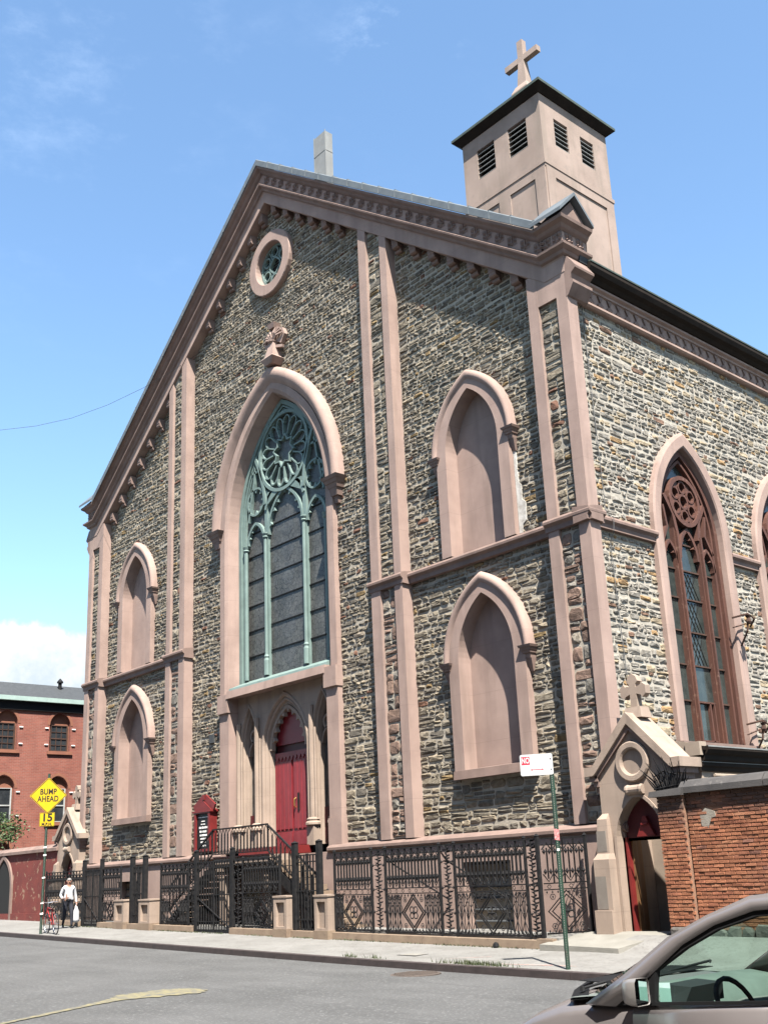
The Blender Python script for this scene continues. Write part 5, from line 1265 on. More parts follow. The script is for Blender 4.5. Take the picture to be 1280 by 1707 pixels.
# ------------------------------------------------------------------ IRON FENCES
areaway = MB()
for x0, x1 in ((-12.9, 12.4),): areaway.hexa([(x0, FY - .0, 0), (x1, FY, 0), (x1, .5, 0), (x0, .5, 0), (x0, FY, fence_z(x0) + .12), (x1, FY, .43), (x1, .5, .45), (x0, .5, fence_z(x0) + .12)])
struct(areaway, 'areaway_paving', 'sidewalk', False)
FT = 2.53
def curb_z(x): return fence_z(x) + .17
def fence_curb(name, x0, x1, label):
    c = thing(name, label, 'curb', ((x0 + x1) / 2, FY, .3))
    n = max(1, round((x1 - x0) / 2.2)); w_ = (x1 - x0) / n
    for k in range(n):
        a = x0 + k * w_; b = a + w_ - .008
        MB().hexa([(a, FY - .17, fence_z(a) - .2), (b, FY - .17, fence_z(b) - .2), (b, FY + .12, fence_z(b) - .2), (a, FY + .12, fence_z(a) - .2), (a, FY - .15, curb_z(a)), (b, FY - .15, curb_z(b)), (b, FY + .12, curb_z(b) + .01), (a, FY + .12, curb_z(a) + .01)]).build('curb_stone', 'tan_step', c)
def leafcol(mb, x, z0, z1, y=FY, r=.05, seed=0):
    rr = random.Random(seed); z = z0; k = 0
    mb.tube([(x, y, z0), (x, y, z1)], .014, 4)
    while z < z1 - .04:
        a = k * 2.4; s = r * rr.uniform(.8, 1.25); dx, dy = cos(a) * s, sin(a) * s * .6
        i = len(mb.v); mb.v += [(x, y, z), (x + dx + .02, y + dy, z + .03), (x + dx * 1.3, y + dy * 1.3, z + .07), (x + dx - .02, y + dy, z + .06), (x, y, z + .06)]
        mb.f += [(i, i + 1, i + 2), (i, i + 2, i + 3), (i, i + 3, i + 4)]
        z += .032; k += 1
def bloom(mb, x, z, s=.035, y=FY):
    i = len(mb.v); mb.v += [(x - s, y, z), (x, y - .03, z), (x + s, y, z), (x, y + .03, z), (x, y, z + s * 1.3), (x, y, z - s * 1.3)]
    mb.f += [(i, i + 1, i + 4), (i + 1, i + 2, i + 4), (i + 2, i + 3, i + 4), (i + 3, i, i + 4), (i + 1, i, i + 5), (i + 2, i + 1, i + 5), (i + 3, i + 2, i + 5), (i, i + 3, i + 5)]
PICK = {}
def fence_bay(parent, x0, x1, zb, F=None):
    """tall ornamental bay: pickets with little pointed arches above, lattice panel with a lozenge below"""
    F = F or (lambda u, v, d: (u, FY + d, v))
    W_ = x1 - x0; n = max(4, int(round(W_ / .125))); n -= n % 2; dx = W_ / n
    zm = 1.55; z2 = zm - .13
    B = lambda nm, mb: mb.build(nm, 'black_iron', parent)
    def bx(u0, u1, v0, v1, t=.018): return MB().prism([(u0, v0), (u1, v0), (u1, v1), (u0, v1)], F, -t, t)
    B('top_rail', bx(x0, x1, FT - .035, FT, .025)); B('upper_rail', bx(x0, x1, FT - .17, FT - .15, .012)); B('mid_rail', bx(x0, x1, zm - .012, zm + .014)); B('mid_rail', bx(x0, x1, z2 - .012, z2 + .012)); B('bottom_rail', bx(x0, x1, zb + .05, zb + .085))
    for k in range(1, n):
        u = x0 + k * dx
        B('picket', bx(u - .019, u + .019, zm + .10 if k % 2 else zm, FT - (.22 if k % 2 else .03), .016))
    o = MB()
    tb = lambda pts, r=.014: o.tube([F(u, v, 0) for u, v in pts], r, 4)
    for k in range(0, n, 2):
        u = x0 + k * dx; um = u + dx; u2 = u + 2 * dx
        tb([(u + .01, FT - .26), (u + dx * .55, FT - .19), (um, FT - .10), (u2 - dx * .55, FT - .19), (u2 - .01, FT - .26)], .016)
        tb([(u + .01, zm + .20), (um, zm + .04), (u2 - .01, zm + .20)], .015)
        for uu in (u + dx * .5, u2 - dx * .5):
            bloom(o, *[F(uu, FT - .30, 0)[0]], FT - .30, .055, F(uu, 0, 0)[1]); bloom(o, F(uu, 0, 0)[0], zm + .25, .055, F(uu, 0, 0)[1])
        o.tube([F(um + .04 * cos(a), (zm + z2) / 2 + .04 * sin(a), 0) for a in (0, pi / 3, 2 * pi / 3, pi, 4 * pi / 3, 5 * pi / 3)], .009, 4, True)
    B('gothic_heads', o)
    o = MB(); zt, zl = z2 - .03, zb + .10; c_ = ((x0 + x1) / 2, (zt + zl) / 2); hw = min(.46, (zt - zl) / 2 * .98); hh = (zt - zl) / 2
    lattice_w = (W_ / 2 - hw)
    for s in (1.0, .80):
        o.ribbon([(c_[0] - hw * s, c_[1]), (c_[0], c_[1] + hh * s), (c_[0] + hw * s, c_[1]), (c_[0], c_[1] - hh * s)], .036, F, -.014, .014, True)
    for k in range(4):
        a = k * pi / 2 + pi / 4; o.tube([F(c_[0] + .10 * cos(a) + .075 * cos(t), c_[1] + .10 * sin(a) + .075 * sin(t), 0) for t in (0, pi / 3, 2 * pi / 3, pi, 4 * pi / 3, 5 * pi / 3)], .017, 4, True)
        for (sx, sz) in ((1, 1),):
            q = (c_[0] + hw * .72 * (1 if k in (0, 3) else -1), c_[1] + hh * .72 * (1 if k < 2 else -1))
            o.tube([F(q[0] + .06 * cos(t), q[1] + .06 * sin(t), 0) for t in (0, pi / 3, 2 * pi / 3, pi, 4 * pi / 3, 5 * pi / 3)], .010, 4, True); bloom(o, F(q[0], 0, 0)[0], q[1], .03, F(q[0], 0, 0)[1])
    bloom(o, F(c_[0], 0, 0)[0], c_[1], .05, F(c_[0], 0, 0)[1])
    B('lozenge_panel', o)
    o = MB()
    for a, b in ((x0, c_[0] - hw), (c_[0] + hw, x1)):
        if b - a < .08: continue
        m_ = max(1, int(round((b - a) / .20))); w_ = (b - a) / m_
        for k in range(m_):
            u = a + k * w_
            for pts in ([(u, zl), (u + w_, c_[1] + .12), (u, zt)], [(u + w_, zl), (u, c_[1] + .12), (u + w_, zt)], [(u + w_ / 2, zl), (u + w_ / 2, zt)], [(u, zl), (u, zt)], [(u + w_ * .1, zt), (u + w_ / 2, c_[1] - .12), (u + w_ * .9, zt)]):
                o.tube([F(p[0], p[1], 0) for p in pts], .0135, 4)
            for vv in (c_[1], zt - .05, zl + .05): bloom(o, F(u + w_ / 2, 0, 0)[0], vv, .04, F(u, 0, 0)[1])
    for k in range(n):
        u = x0 + (k + .5) * dx; bloom(o, F(u, 0, 0)[0], z2 - .05, .028, F(u, 0, 0)[1]); bloom(o, F(u, 0, 0)[0], zb + .12, .028, F(u, 0, 0)[1])
    B('lattice_panel', o)
def post(parent, x, zb, zt, w_=.055, y=FY):
    mb = MB().box(x - w_ / 2, x + w_ / 2, y - w_ / 2, y + w_ / 2, zb, zt)
    mb.hexa([(x - w_ * .62, y - w_ * .62, zt), (x + w_ * .62, y - w_ * .62, zt), (x + w_ * .62, y + w_ * .62, zt), (x - w_ * .62, y + w_ * .62, zt), (x - .01, y - .01, zt + .05), (x + .01, y - .01, zt + .05), (x + .01, y + .01, zt + .05), (x - .01, y + .01, zt + .05)])
    return mb.build('post', 'black_iron', parent)
def leaf_bay(parent, x0, x1, zb, seed):
    mb = MB(); c = (x0 + x1) / 2
    leafcol(mb, c, zb + .05, FT, seed=seed, r=.10)
    mb.box(x0, x1, FY - .02, FY + .02, FT - .035, FT).box(x0, x1, FY - .012, FY + .012, zb + .05, zb + .08)
    for z in (zb + .5, 1.5, 2.1, 2.35): mb.tube([(x0, FY, z), (c, FY, z + .07), (x1, FY, z)], .01, 4); bloom(mb, x0 + .08, z + .03, .035); bloom(mb, x1 - .08, z + .03, .035)
    mb.build('leaf_column', 'black_iron', parent)
# right fence
fr_ = thing('iron_fence', 'long black ornamental fence in front of the right half of the church', 'fence', (8.4, FY, .4), 'black ornamental fences before the church')
segs = [(4.75, 6.28, 'b'), (6.28, 6.84, 'l'), (6.84, 8.84, 'b'), (8.84, 9.36, 'l'), (9.36, 11.62, 'b'), (11.62, 12.0, 'l')]
for k, (a, b, t) in enumerate(segs):
    zb = curb_z((a + b) / 2)
    if t == 'b': fence_bay(fr_, a + .03, b - .03, zb)
    else: leaf_bay(fr_, a, b, zb, k)
    post(fr_, a, zb, FT + .02)
post(fr_, 12.0, .38, FT + .04, .075)
RF = lambda u, v, d: (12.02 + u * .50, FY + u * .95, v)
fence_bay(fr_, .06, 1.02, .44, RF)
post(fr_, 12.54, .44, FT + .02, .06, -.20)
# raking struts behind the fence
st2 = MB()
for x in (6.9, 8.9): st2.tube([(x, FY + .02, 2.35), (x + .10, FY + .10, 2.15), (x + 1.05, -.05, 1.2)], .022, 5)
st2.build('brace', 'black_iron', fr_)
fence_curb('fence_curb', 4.72, 12.05, 'brown stone curb under the right hand church fence')
# centre right fence between cellar gate and right stone piers
fc_ = thing('iron_fence', 'short black ornamental fence left of the right pair of stone piers', 'fence', (1, FY, .4), 'black ornamental fences before the church')
zb = curb_z(1); leaf_bay(fc_, -.22, .30, zb, 21); fence_bay(fc_, .33, 2.18, zb); post(fc_, .31, zb, FT + .02); post(fc_, 2.2, zb, FT + .02)
fence_curb('fence_curb', -.22, 4.70, 'brown stone curb under the right pair of stone piers')
fl_ = thing('iron_fence', 'black ornamental fence between left stone piers and the cellar gate', 'fence', (-3.5, FY, .4), 'black ornamental fences before the church')
zb = curb_z(-3.5); fence_bay(fl_, -4.56, -2.82, zb); leaf_bay(fl_, -2.8, -2.36, zb, 22); post(fl_, -4.58, zb, FT + .02); post(fl_, -2.81, zb, FT + .02)
fence_curb('fence_curb', -7.4, -2.40, 'brown stone curb under the left pair of stone piers')
fx_ = thing('iron_fence', 'black ornamental fence left of the left pair of stone piers', 'fence', (-8.1, FY, .5), 'black ornamental fences before the church')
zb = curb_z(-8.1); fence_bay(fx_, -8.80, -7.42, zb); post(fx_, -7.40, zb, FT + .02)
fence_curb('fence_curb', -8.85, -7.43, 'short brown stone curb left of the left stone piers')
fy_ = thing('iron_fence', 'black ornamental fence in front of the far gateway, behind the man', 'fence', (-11.5, FY, .6), 'black ornamental fences before the church')
zb = curb_z(-11.5); fence_bay(fy_, -12.05, -10.4, zb); fence_bay(fy_, -13.6, -12.1, zb); post(fy_, -12.08, zb, FT + .02); post(fy_, -13.62, zb, FT + .02)
fence_curb('fence_curb', -13.7, -10.36, 'brown stone curb below the fence before the far gateway')
def bar_gate(x0, x1, zb, label, n, h=FT, ptop=2.86, diag=True, pw=.12):
    g = thing('iron_gate', label, 'gate', ((x0 + x1) / 2, FY, zb), 'plain barred gates in the church fence')
    for x in (x0, x1): post(g, x, zb - .15, ptop, pw)
    for z in (zb + .06, zb + .30, zb + (h - zb) * .52, h - .20, h - .02): MB().box(x0, x1, FY - .015, FY + .015, z - .016, z + .016).build('rail', 'black_iron', g)
    for k in range(1, n):
        x = x0 + (x1 - x0) * k / n; MB().box(x - .016, x + .016, FY - .016, FY + .016, zb + .04, h).build('bar', 'black_iron', g)
    m_ = (x0 + x1) / 2; MB().box(m_ - .03, m_ + .03, FY - .03, FY + .03, zb + .02, h + .02).build('stile', 'black_iron', g)
    if diag: MB().bar((x0 + .1, FY - .02, zb + (h - zb) * .48), (x1 - .1, FY - .02, zb + .12), .03).build('brace', 'black_iron', g)
    MB().box(x0, x1, FY - .03, FY + .03, zb - .03, zb + .02).build('sill_plate', 'black_iron', g)
    return g
bar_gate(-2.34, -.26, fence_z(-1.3) + .02, 'tall barred gate below the stair landing, between two square posts', 14)
bar_gate(-10.28, -8.86, fence_z(-9.6) + .03, 'barred gate right of the walking man', 13)
for x0, x1, lab in ((-6.56, -5.66, 'narrow barred gate between the left pair of stone piers'), (2.95, 4.08, 'narrow barred gate between the right pair of stone piers')):
    g = bar_gate(x0, x1, curb_z(x0) - .02, lab, 8, diag=False, pw=.14)
    o = MB(); bloom(o, (x0 + x1) / 2, 1.5, .07); leafcol(o, (x0 + x1) / 2, 1.0, 2.3, FY - .02, .05, 3); o.build('gate_ornament', 'black_iron', g)
for k, (x0, x1, lab) in enumerate(((-7.36, -6.66, 'stubby stone pier left of the narrow left gate'), (-5.60, -4.86, 'stubby stone pier right of the narrow left gate'), (2.24, 2.86, 'stubby stone pier left of the narrow right gate'), (4.14, 4.72, 'stubby stone pier right of the narrow right gate'))):
    t = thing('gate_pier', lab, 'pier', ((x0 + x1) / 2, FY - .1, .4), 'stubby stone piers at the fence gates')
    zb = curb_z(x0) - .06; y0, y1 = FY - .26, FY + .30
    w_ = x1 - x0; oo = [(x0, zb), (x1, zb), (x1, 1.40), (x0, 1.40)]; hh_ = [(x0 + .18 * w_, zb + .16), (x1 - .18 * w_, zb + .16), (x1 - .18 * w_, 1.27), (x0 + .18 * w_, 1.27)]
    Fp = lambda u, v, d: (u, y0 + d, v)
    mb = MB().poly(oo, [hh_], Fp, 0).loft([[Fp(u, v, 0) for u, v in hh_], [Fp(u, v, .09) for u, v in hh_]], True).poly(hh_, [], Fp, .09)
    mb.quad((x1, y0, zb), (x1, y1, zb), (x1, y1, 1.40), (x1, y0, 1.40)).quad((x0, y0, zb), (x0, y1, zb), (x0, y1, 1.40), (x0, y0, 1.40)).quad((x0, y1, zb), (x1, y1, zb), (x1, y1, 1.4), (x0, y1, 1.4)).quad((x0, y0, 1.40), (x1, y0, 1.40), (x1, y1, 1.40), (x0, y1, 1.40))
    mb.build('shaft', 'tan', t)
    MB().box(x0 - .025, x1 + .025, y0 - .02, y1 + .02, 1.402, 1.45).build('cap', 'tan', t)
    MB().box(x0 - .03, x1 + .03, y0 - .03, y1 + .02, zb - .2, zb + .1).build('base', 'tan_step', t)
# stone slab in front of the right gateway
sl = thing('doorstep_slab', 'pale worn stone slab before the open right gateway', 'slab', (13.4, -1, .3))
MB().hexa([(12.2, -1.62, 0), (14.35, -1.72, 0), (14.72, -.2, .1), (12.4, -.2, .1), (12.2, -1.60, .335), (14.33, -1.70, .30), (14.70, -.2, .52), (12.4, -.2, .50)]).build('slab_stone', 'slab', sl)
MB().box(11.9, 12.35, FY - .15, -.5, .1, .42).build('corner_stone', 'tan_step', sl)

# ------------------------------------------------------------------ NOTICE BOARD
nb = thing('notice_board', 'red gabled notice board with white lettering on the stone wall', 'notice board', (-4.1, .15, 2.9))
nx0, nx1, nz0, nz1 = -4.62, -3.58, 2.86, 4.22
MB().box(nx0 + .02, nx1 - .02, .14, .34, nz0, nz1).build('case', 'board_red', nb)
MB().ribbon([(nx0 + .07, nz0 + .08), (nx1 - .07, nz0 + .08), (nx1 - .07, nz1 - .02), (nx0 + .07, nz1 - .02)], .14, fnt, .04, .16, True).build('frame', 'board_red', nb)
MB().box(nx0 + .13, nx1 - .13, .10, .14, nz0 + .14, nz1 - .08).build('letter_panel', 'sign_black', nb)
MB().prism([(nx0 - .03, nz1 + .02), (nx1 + .03, nz1 + .02), (-4.1, nz1 + .36)], fnt, .10, .34).build('pediment', 'board_red', nb)
mb = MB()
for s in (1, -1): mb.bar((-4.1, .16, nz1 + .42), (-4.1 + s * .62, .16, nz1 + .06), .36, .06, (0, 1, 0))
mb.box(nx0 - .06, nx1 + .06, .02, .34, nz1 - .02, nz1 + .04).box(-4.16, -4.04, .1, .3, nz1 + .4, nz1 + .55)
mb.build('roof_moulding', 'board_red', nb)
# white pegged letters (illegible in the photograph): short strokes
lt = MB(); r = random.Random(8)
for k, (z, n, wd, h) in enumerate(((nz1 - .20, 14, .60, .035), (nz1 - .33, 5, .22, .03), (nz1 - .43, 5, .26, .035), (nz1 - .56, 7, .50, .075), (nz1 - .69, 6, .42, .07), (nz1 - .81, 6, .40, .065), (nz1 - .92, 5, .34, .05), (nz1 - 1.03, 4, .3, .05), (nz1 - 1.15, 4, .3, .05))):
    x = -4.1 - wd / 2
    while x < -4.1 + wd / 2:
        c = wd / n * r.uniform(.55, .95); lt.box(x, x + c * .75, .094, .101, z, z + h * r.uniform(.8, 1)); x += c + (.03 if r.random() < .2 else 0)
lt.build('pegged_letters', 'white_mark', nb)
# ------------------------------------------------------------------ ROAD MARKS, MANHOLE, WEEDS
def decal(name, pts, m, zf, lift):
    mb = MB(); n = len(pts); loops = [[Vector((x, y, 0)) for x, y in pts]]
    mb.v = [(x, y, zf(x, y) + lift) for x, y in pts]; mb.f = [tuple(t) for t in tessellate_polygon(loops)]
    return struct(mb, name, m, False)
def strip_decal(name, path, wd, m, zf, lift, seed=1):
    r = random.Random(seed); mb = MB(); ring = []
    P_ = []
    for (a, b) in zip(path, path[1:]):
        for k in range(8): t = k / 8; P_.append((a[0] + (b[0] - a[0]) * t, a[1] + (b[1] - a[1]) * t, a[2] + (b[2] - a[2]) * t))
    P_.append(path[-1]); Lr, Rr = [], []
    for k, (x, y, w_) in enumerate(P_):
        a = P_[max(0, k - 1)]; b = P_[min(len(P_) - 1, k + 1)]; dx, dy = b[0] - a[0], b[1] - a[1]; l_ = sqrt(dx * dx + dy * dy); nx, ny = -dy / l_, dx / l_
        j1, j2 = r.uniform(.8, 1.15), r.uniform(.8, 1.15)
        p = (x + nx * w_ / 2 * j1, y + ny * w_ / 2 * j1); q = (x - nx * w_ / 2 * j2, y - ny * w_ / 2 * j2)
        Lr.append((p[0], p[1], zf(*p) + lift)); Rr.append((q[0], q[1], zf(*q) + lift))
    return struct(MB().loft([Lr, Rr]), name, m, False)
strip_decal('yellow_road_line', YEL_LINE, 0, 'yellow_paint', road_z, .012)
mh = thing('manhole_cover', 'rusty round manhole cover in the road beside the kerb', 'manhole', (11.7, -4.72, road_z(11.7, -4.72)))
zc = road_z(11.7, -4.72)
MB().lathe((11.7, -4.72, zc - .05), [(.50, 0), (.50, .062), (.46, .066)], 28).build('frame', 'manhole', mh)
cv = MB().lathe((11.7, -4.72, zc - .05), [(.44, 0), (.44, .070), (.43, .072)], 28)
for k in range(-4, 5):
    h = sqrt(.42 ** 2 - (k * .09) ** 2); cv.box(11.7 + k * .09 - .02, 11.7 + k * .09 + .02, -4.72 - h, -4.72 + h, zc + .02, zc + .03)
cv.build('cover', 'manhole', mh)
gr = MB(); r = random.Random(4)
def tuft(cx, cy, n, spread, zf, hmax=.12):
    for _ in range(n):
        x, y = cx + r.gauss(0, spread), cy + r.gauss(0, spread * .18); a = r.uniform(0, 2 * pi); h = r.uniform(.03, hmax); z = zf(x, y)
        dx, dy = cos(a) * .012, sin(a) * .012; lx, ly = r.uniform(-.05, .05), r.uniform(-.05, .05)
        i = len(gr.v); gr.v += [(x - dx, y - dy, z - .01), (x + dx, y + dy, z - .01), (x + lx, y + ly, z + h)]; gr.f.append((i, i + 1, i + 2))
for cx, n in ((11.5, 30), (12.0, 60), (12.35, 150), (12.8, 110), (13.15, 40), (8.6, 40), (9.4, 25)): tuft(cx, -3.80, n, .16, walk_z)
for _ in range(70): tuft(r.uniform(-12, 12), FY - .19, 14, .2, lambda x, y: fence_z(x), .05)
for _ in range(16): tuft(r.uniform(4.8, 12), FY + .3, 16, .2, lambda x, y: .44, .10)
o = gr.build('weeds', 'grass', None); o['kind'] = 'stuff'
strip_decal('pink_paint_mark', [(11.15, -3.25, .03), (11.55, -2.95, .05), (11.85, -2.72, .04)], 0, 'pink_chalk', walk_z, .006)
strip_decal('pink_paint_mark', [(12.9, -3.55, .05), (13.9, -3.4, .09), (14.6, -3.35, .05)], 0, 'pink_chalk', walk_z, .006, 3)
vb = thing('utility_cover', 'small square utility cover set in the sidewalk', 'cover', (9.75, -3.0, walk_z(9.75, -3.0)))
z_ = walk_z(9.75, -3.0); MB().box(9.45, 10.05, -3.22, -2.82, z_ - .03, z_ + .008).build('frame', 'coping', vb); MB().box(9.49, 10.01, -3.18, -2.86, z_ - .03, z_ + .012).build('lid', 'slab', vb)
lit = tag(MB().lathe((10.75, -1.42, walk_z(10.75, -1.42)), [(.05, 0), (.08, .03), (.06, .09), (.02, .12)], 7).build('rubbish_bag', 'car_trim', None), 'small dark scrap of rubbish against the fence curb', 'rubbish')

# ------------------------------------------------------------------ SIGNS
def frame_at(x, y, z, deg):        # sign frame: u to the viewer's right, v up, d towards the viewer
    a = radians(deg); n = (cos(a), sin(a)); rgt = (-sin(a), cos(a))
    return lambda u, v, d: (x + rgt[0] * u + n[0] * d, y + rgt[1] * u + n[1] * d, z + v), radians(deg + 90)
def rrect(w_, h, rad, n=4):
    pts = []
    for cx, cz, a0 in ((w_ / 2 - rad, h / 2 - rad, 0), (-w_ / 2 + rad, h / 2 - rad, pi / 2), (-w_ / 2 + rad, -h / 2 + rad, pi), (w_ / 2 - rad, -h / 2 + rad, 3 * pi / 2)):
        for k in range(n + 1): a = a0 + pi / 2 * k / n; pts.append((cx + rad * cos(a), cz + rad * sin(a)))
    return pts
def upost(parent, x, y, z0, z1, ang, lean=(0, 0)):
    F, rz = frame_at(x, y, 0, ang)
    mb = MB(); pf = [(-.042, .0), (-.02, .0), (-.014, .03), (.014, .03), (.02, .0), (.042, .0), (.036, .006), (.022, .036), (-.022, .036), (-.036, .006)]
    def ring(z): t = (z - z0) / (z1 - z0); return [tuple(a + b for a, b in zip(F(u, z, d), (lean[0] * t, lean[1] * t, 0))) for u, d in pf]
    mb.loft([ring(z0), ring(z1)], True, True, True); mb.build('post', 'green_post', parent)
    hb = MB()
    k = z0 + .1
    while k < z1 - .1:
        t = (k - z0) / (z1 - z0); q = F(0, k, .0375); i = len(hb.v)
        hb.v += [tuple(a + b for a, b in zip(F(u, k + v, .0375), (lean[0] * t, lean[1] * t, 0))) for u, v in ((-.006, 0), (0, -.008), (.006, 0), (0, .008))]; hb.f.append((i, i + 1, i + 2, i + 3)); k += .042
    hb.build('punched_holes', 'sign_pale', parent); return F
sx_, sy_ = -8.19, -3.7
s1 = thing('warning_sign', 'yellow BUMP AHEAD diamond and 15 MPH plate on a leaning green post', 'road sign', (sx_, sy_, road_z(sx_, -4) + .12))
upost(s1, sx_, sy_, .40, 5.80, -28, (.15, .0))
F, rz = frame_at(sx_ + .14, sy_, 5.05, -28)
dm = rrect(.88, .88, .05); c45 = cos(pi / 4); dm = [((u - v) * c45, (u + v) * c45) for u, v in dm]
MB().prism(dm, F, .045, .05).build('diamond_plate', 'sign_yellow', s1)
dm2 = [((u - v) * c45 * .95, (u + v) * c45 * .95) for u, v in rrect(.88, .88, .05)]
MB().ribbon(dm2, .018, F, .050, .053, True).build('diamond_border', 'sign_black', s1)
text('BUMP', .27, 'sign_black', s1, F(0, .125, .054), (pi / 2, 0, rz), .001, bold=.006, sx=.78)
text('AHEAD', .27, 'sign_black', s1, F(0, -.12, .054), (pi / 2, 0, rz), .001, bold=.006, sx=.76)
F2, rz2 = frame_at(sx_ + .125, sy_, 4.24, -28)
MB().prism(rrect(.50, .47, .03), F2, .045, .05).build('speed_plate', 'sign_yellow', s1)
MB().ribbon(rrect(.475, .445, .028), .012, F2, .050, .053, True).build('plate_border', 'sign_black', s1)
text('15', .36, 'sign_black', s1, F2(0, .055, .054), (pi / 2, 0, rz2), .001, bold=.012)
text('M.P.H.', .125, 'sign_black', s1, F2(0, -.16, .054), (pi / 2, 0, rz2), .001, bold=.005)
F3, _ = frame_at(sx_, sy_, 0, -28); tp = MB()
for z, l_ in ((3.28, .10), (3.02, .10), (2.28, .09), (1.45, .11), (1.1, .12)): tp.prism([(-.05, z), (.05, z + .01), (.05, z + l_ * .6), (-.05, z + l_ * .5)], lambda u, v, d: (F3(u, v, d)[0] + .15 * (v - .4) / 5.4, F3(u, v, d)[1], v), -.01, .042)
tp.build('tape_remains', 'white_mark', s1)
px_, py_ = 14.72, -3.72
s2 = thing('parking_sign', 'white NO PARKING plate on a green perforated post near the kerb', 'street sign', (px_, py_, walk_z(px_, py_)))
upost(s2, px_, py_, walk_z(px_, py_) - .05, 4.0, -52)
F, rz = frame_at(px_, py_, 3.80, -52)
F_ = lambda u, v, d: F(u - .27, v + u * -.0, d)
MB().prism(rrect(.62, .40, .035), F_, .04, .045).build('plate', 'sign_white', s2)
MB().prism([(-.285, .005), (-.125, .005), (-.125, .16), (-.285, .16)], F_, .045, .0465).build('red_square', 'sign_red', s2)
text('NO', .15, 'sign_white', s2, F_(-.205, .082, .048), (pi / 2, 0, rz), .0008, bold=.003, sx=.62)
text('PARKING', .085, 'sign_pale', s2, F_(.09, .115, .046), (pi / 2, 0, rz), .0008)
text('8AM-6PM', .060, 'sign_pale', s2, F_(.09, .035, .046), (pi / 2, 0, rz), .0008)
MB().prism([(-.09, -.098), (.10, -.098), (.10, -.086), (-.09, -.086)], F_, .045, .047).prism([(-.125, -.092), (-.085, -.075), (-.085, -.109)], F_, .045, .047).prism([(.135, -.092), (.095, -.075), (.095, -.109)], F_, .045, .047).build('arrow', 'sign_red', s2)
MB().ribbon(rrect(.59, .37, .03), .004, F_, .045, .0465, True).build('plate_border', 'sign_pale', s2)
MB().prism(circ(.27, .10, .012, 8), F_, .045, .052).prism(circ(.27, -.10, .012, 8), F_, .045, .052).build('bolts', 'sign_black', s2)
Fp, _ = frame_at(px_, py_, 0, -52)
MB().prism([(-.045, 2.40), (.047, 2.38), (.047, 2.58), (-.043, 2.60)], Fp, -.004, .041).build('red_sticker', 'sticker_red', s2)
MB().prism([(-.02, 2.20), (.03, 2.20), (.03, 2.235), (-.02, 2.235)], Fp, .03, .042).build('white_sticker', 'white_mark', s2)

# ------------------------------------------------------------------ BICYCLE chained to the sign post
bx_, by_ = -7.72, -3.53
bz_ = walk_z(bx_, by_)
bk = thing('bicycle', 'red bicycle leaning against the yellow sign post', 'bicycle', (bx_, by_, bz_))
def bp(u, v, d=0): t = radians(172); return (bx_ + cos(t) * u - sin(t) * d + .02 * v, by_ + sin(t) * u + cos(t) * d - .06 * v, bz_ + v)
R_ = .335
for u in (-.52, .52):
    wh = MB().tube([bp(u + R_ * cos(2 * pi * k / 28), R_ + R_ * sin(2 * pi * k / 28)) for k in range(28)], .019, 6, True).build('wheel', 'tyre', bk)
    MB().tube([bp(u + .305 * cos(2 * pi * k / 28), R_ + .305 * sin(2 * pi * k / 28)) for k in range(28)], .011, 5, True).build('rim', 'chrome', wh)
    sp = MB()
    for k in range(18): a = 2 * pi * k / 18; sp.tube([bp(u, R_, .02 * (-1) ** k), bp(u + .30 * cos(a), R_ + .30 * sin(a))], .0022, 3)
    sp.lathe(bp(u, R_, -.04), [(.02, 0), (.02, .08)], 8, 'y'); sp.build('spokes', 'chrome', wh)
tb = lambda mb, *pts, r=.015: mb.tube([bp(*p) for p in pts], r, 7)
f = MB(); tb(f, (-.15, .86), (-.08, .30), r=.016); tb(f, (.36, .84), (-.10, .80), r=.016); tb(f, (.38, .74), (-.08, .30), r=.018); tb(f, (-.52, R_, .06), (-.08, .30, .03), r=.010); tb(f, (-.52, R_, -.06), (-.08, .30, -.03), r=.010); tb(f, (-.52, R_, .06), (-.12, .80, .02), r=.009); tb(f, (-.52, R_, -.06), (-.12, .80, -.02), r=.009)
f.build('frame', 'bike_red', bk)
f = MB(); tb(f, (.52, R_, .05), (.41, .66, .04), (.36, .88, 0), r=.013); tb(f, (.52, R_, -.05), (.41, .66, -.04), (.36, .88, 0), r=.013); f.build('fork', 'bike_red', bk)
f = MB(); tb(f, (.36, .86), (.33, 1.0), r=.014); tb(f, (.22, 1.02, -.29), (.33, 1.02, -.16), (.35, 1.0, 0), (.33, 1.02, .16), (.22, 1.02, .29), r=.012); f.build('handlebar', 'chrome', bk)
MB().loft([[bp(-.34, .955, -.08), bp(-.34, .955, .08), bp(-.34, .915, .07), bp(-.34, .915, -.07)], [bp(-.22, .965, -.07), bp(-.22, .965, .07), bp(-.22, .915, .06), bp(-.22, .915, -.06)], [bp(-.03, .955, -.02), bp(-.03, .955, .02), bp(-.03, .925, .015), bp(-.03, .925, -.015)]], True, True, True).build('saddle', 'shoe', bk)
f = MB(); tb(f, (-.15, .84), (-.19, .93), r=.013); f.build('seat_post', 'chrome', bk)
f = MB().lathe(bp(-.08, .30, -.05), [(.09, 0), (.09, .006)], 16, 'y'); tb(f, (-.08, .30, -.06), (.06, .20, -.07), r=.01); tb(f, (-.08, .30, .06), (-.22, .40, .07), r=.01)
f.box(*(lambda p: (p[0] - .04, p[0] + .04, p[1] - .05, p[1] + .05, p[2] - .012, p[2] + .012))(bp(.06, .20, -.11))).box(*(lambda p: (p[0] - .04, p[0] + .04, p[1] - .05, p[1] + .05, p[2] - .012, p[2] + .012))(bp(-.22, .40, .11)))
f.build('crankset', 'chrome', bk)
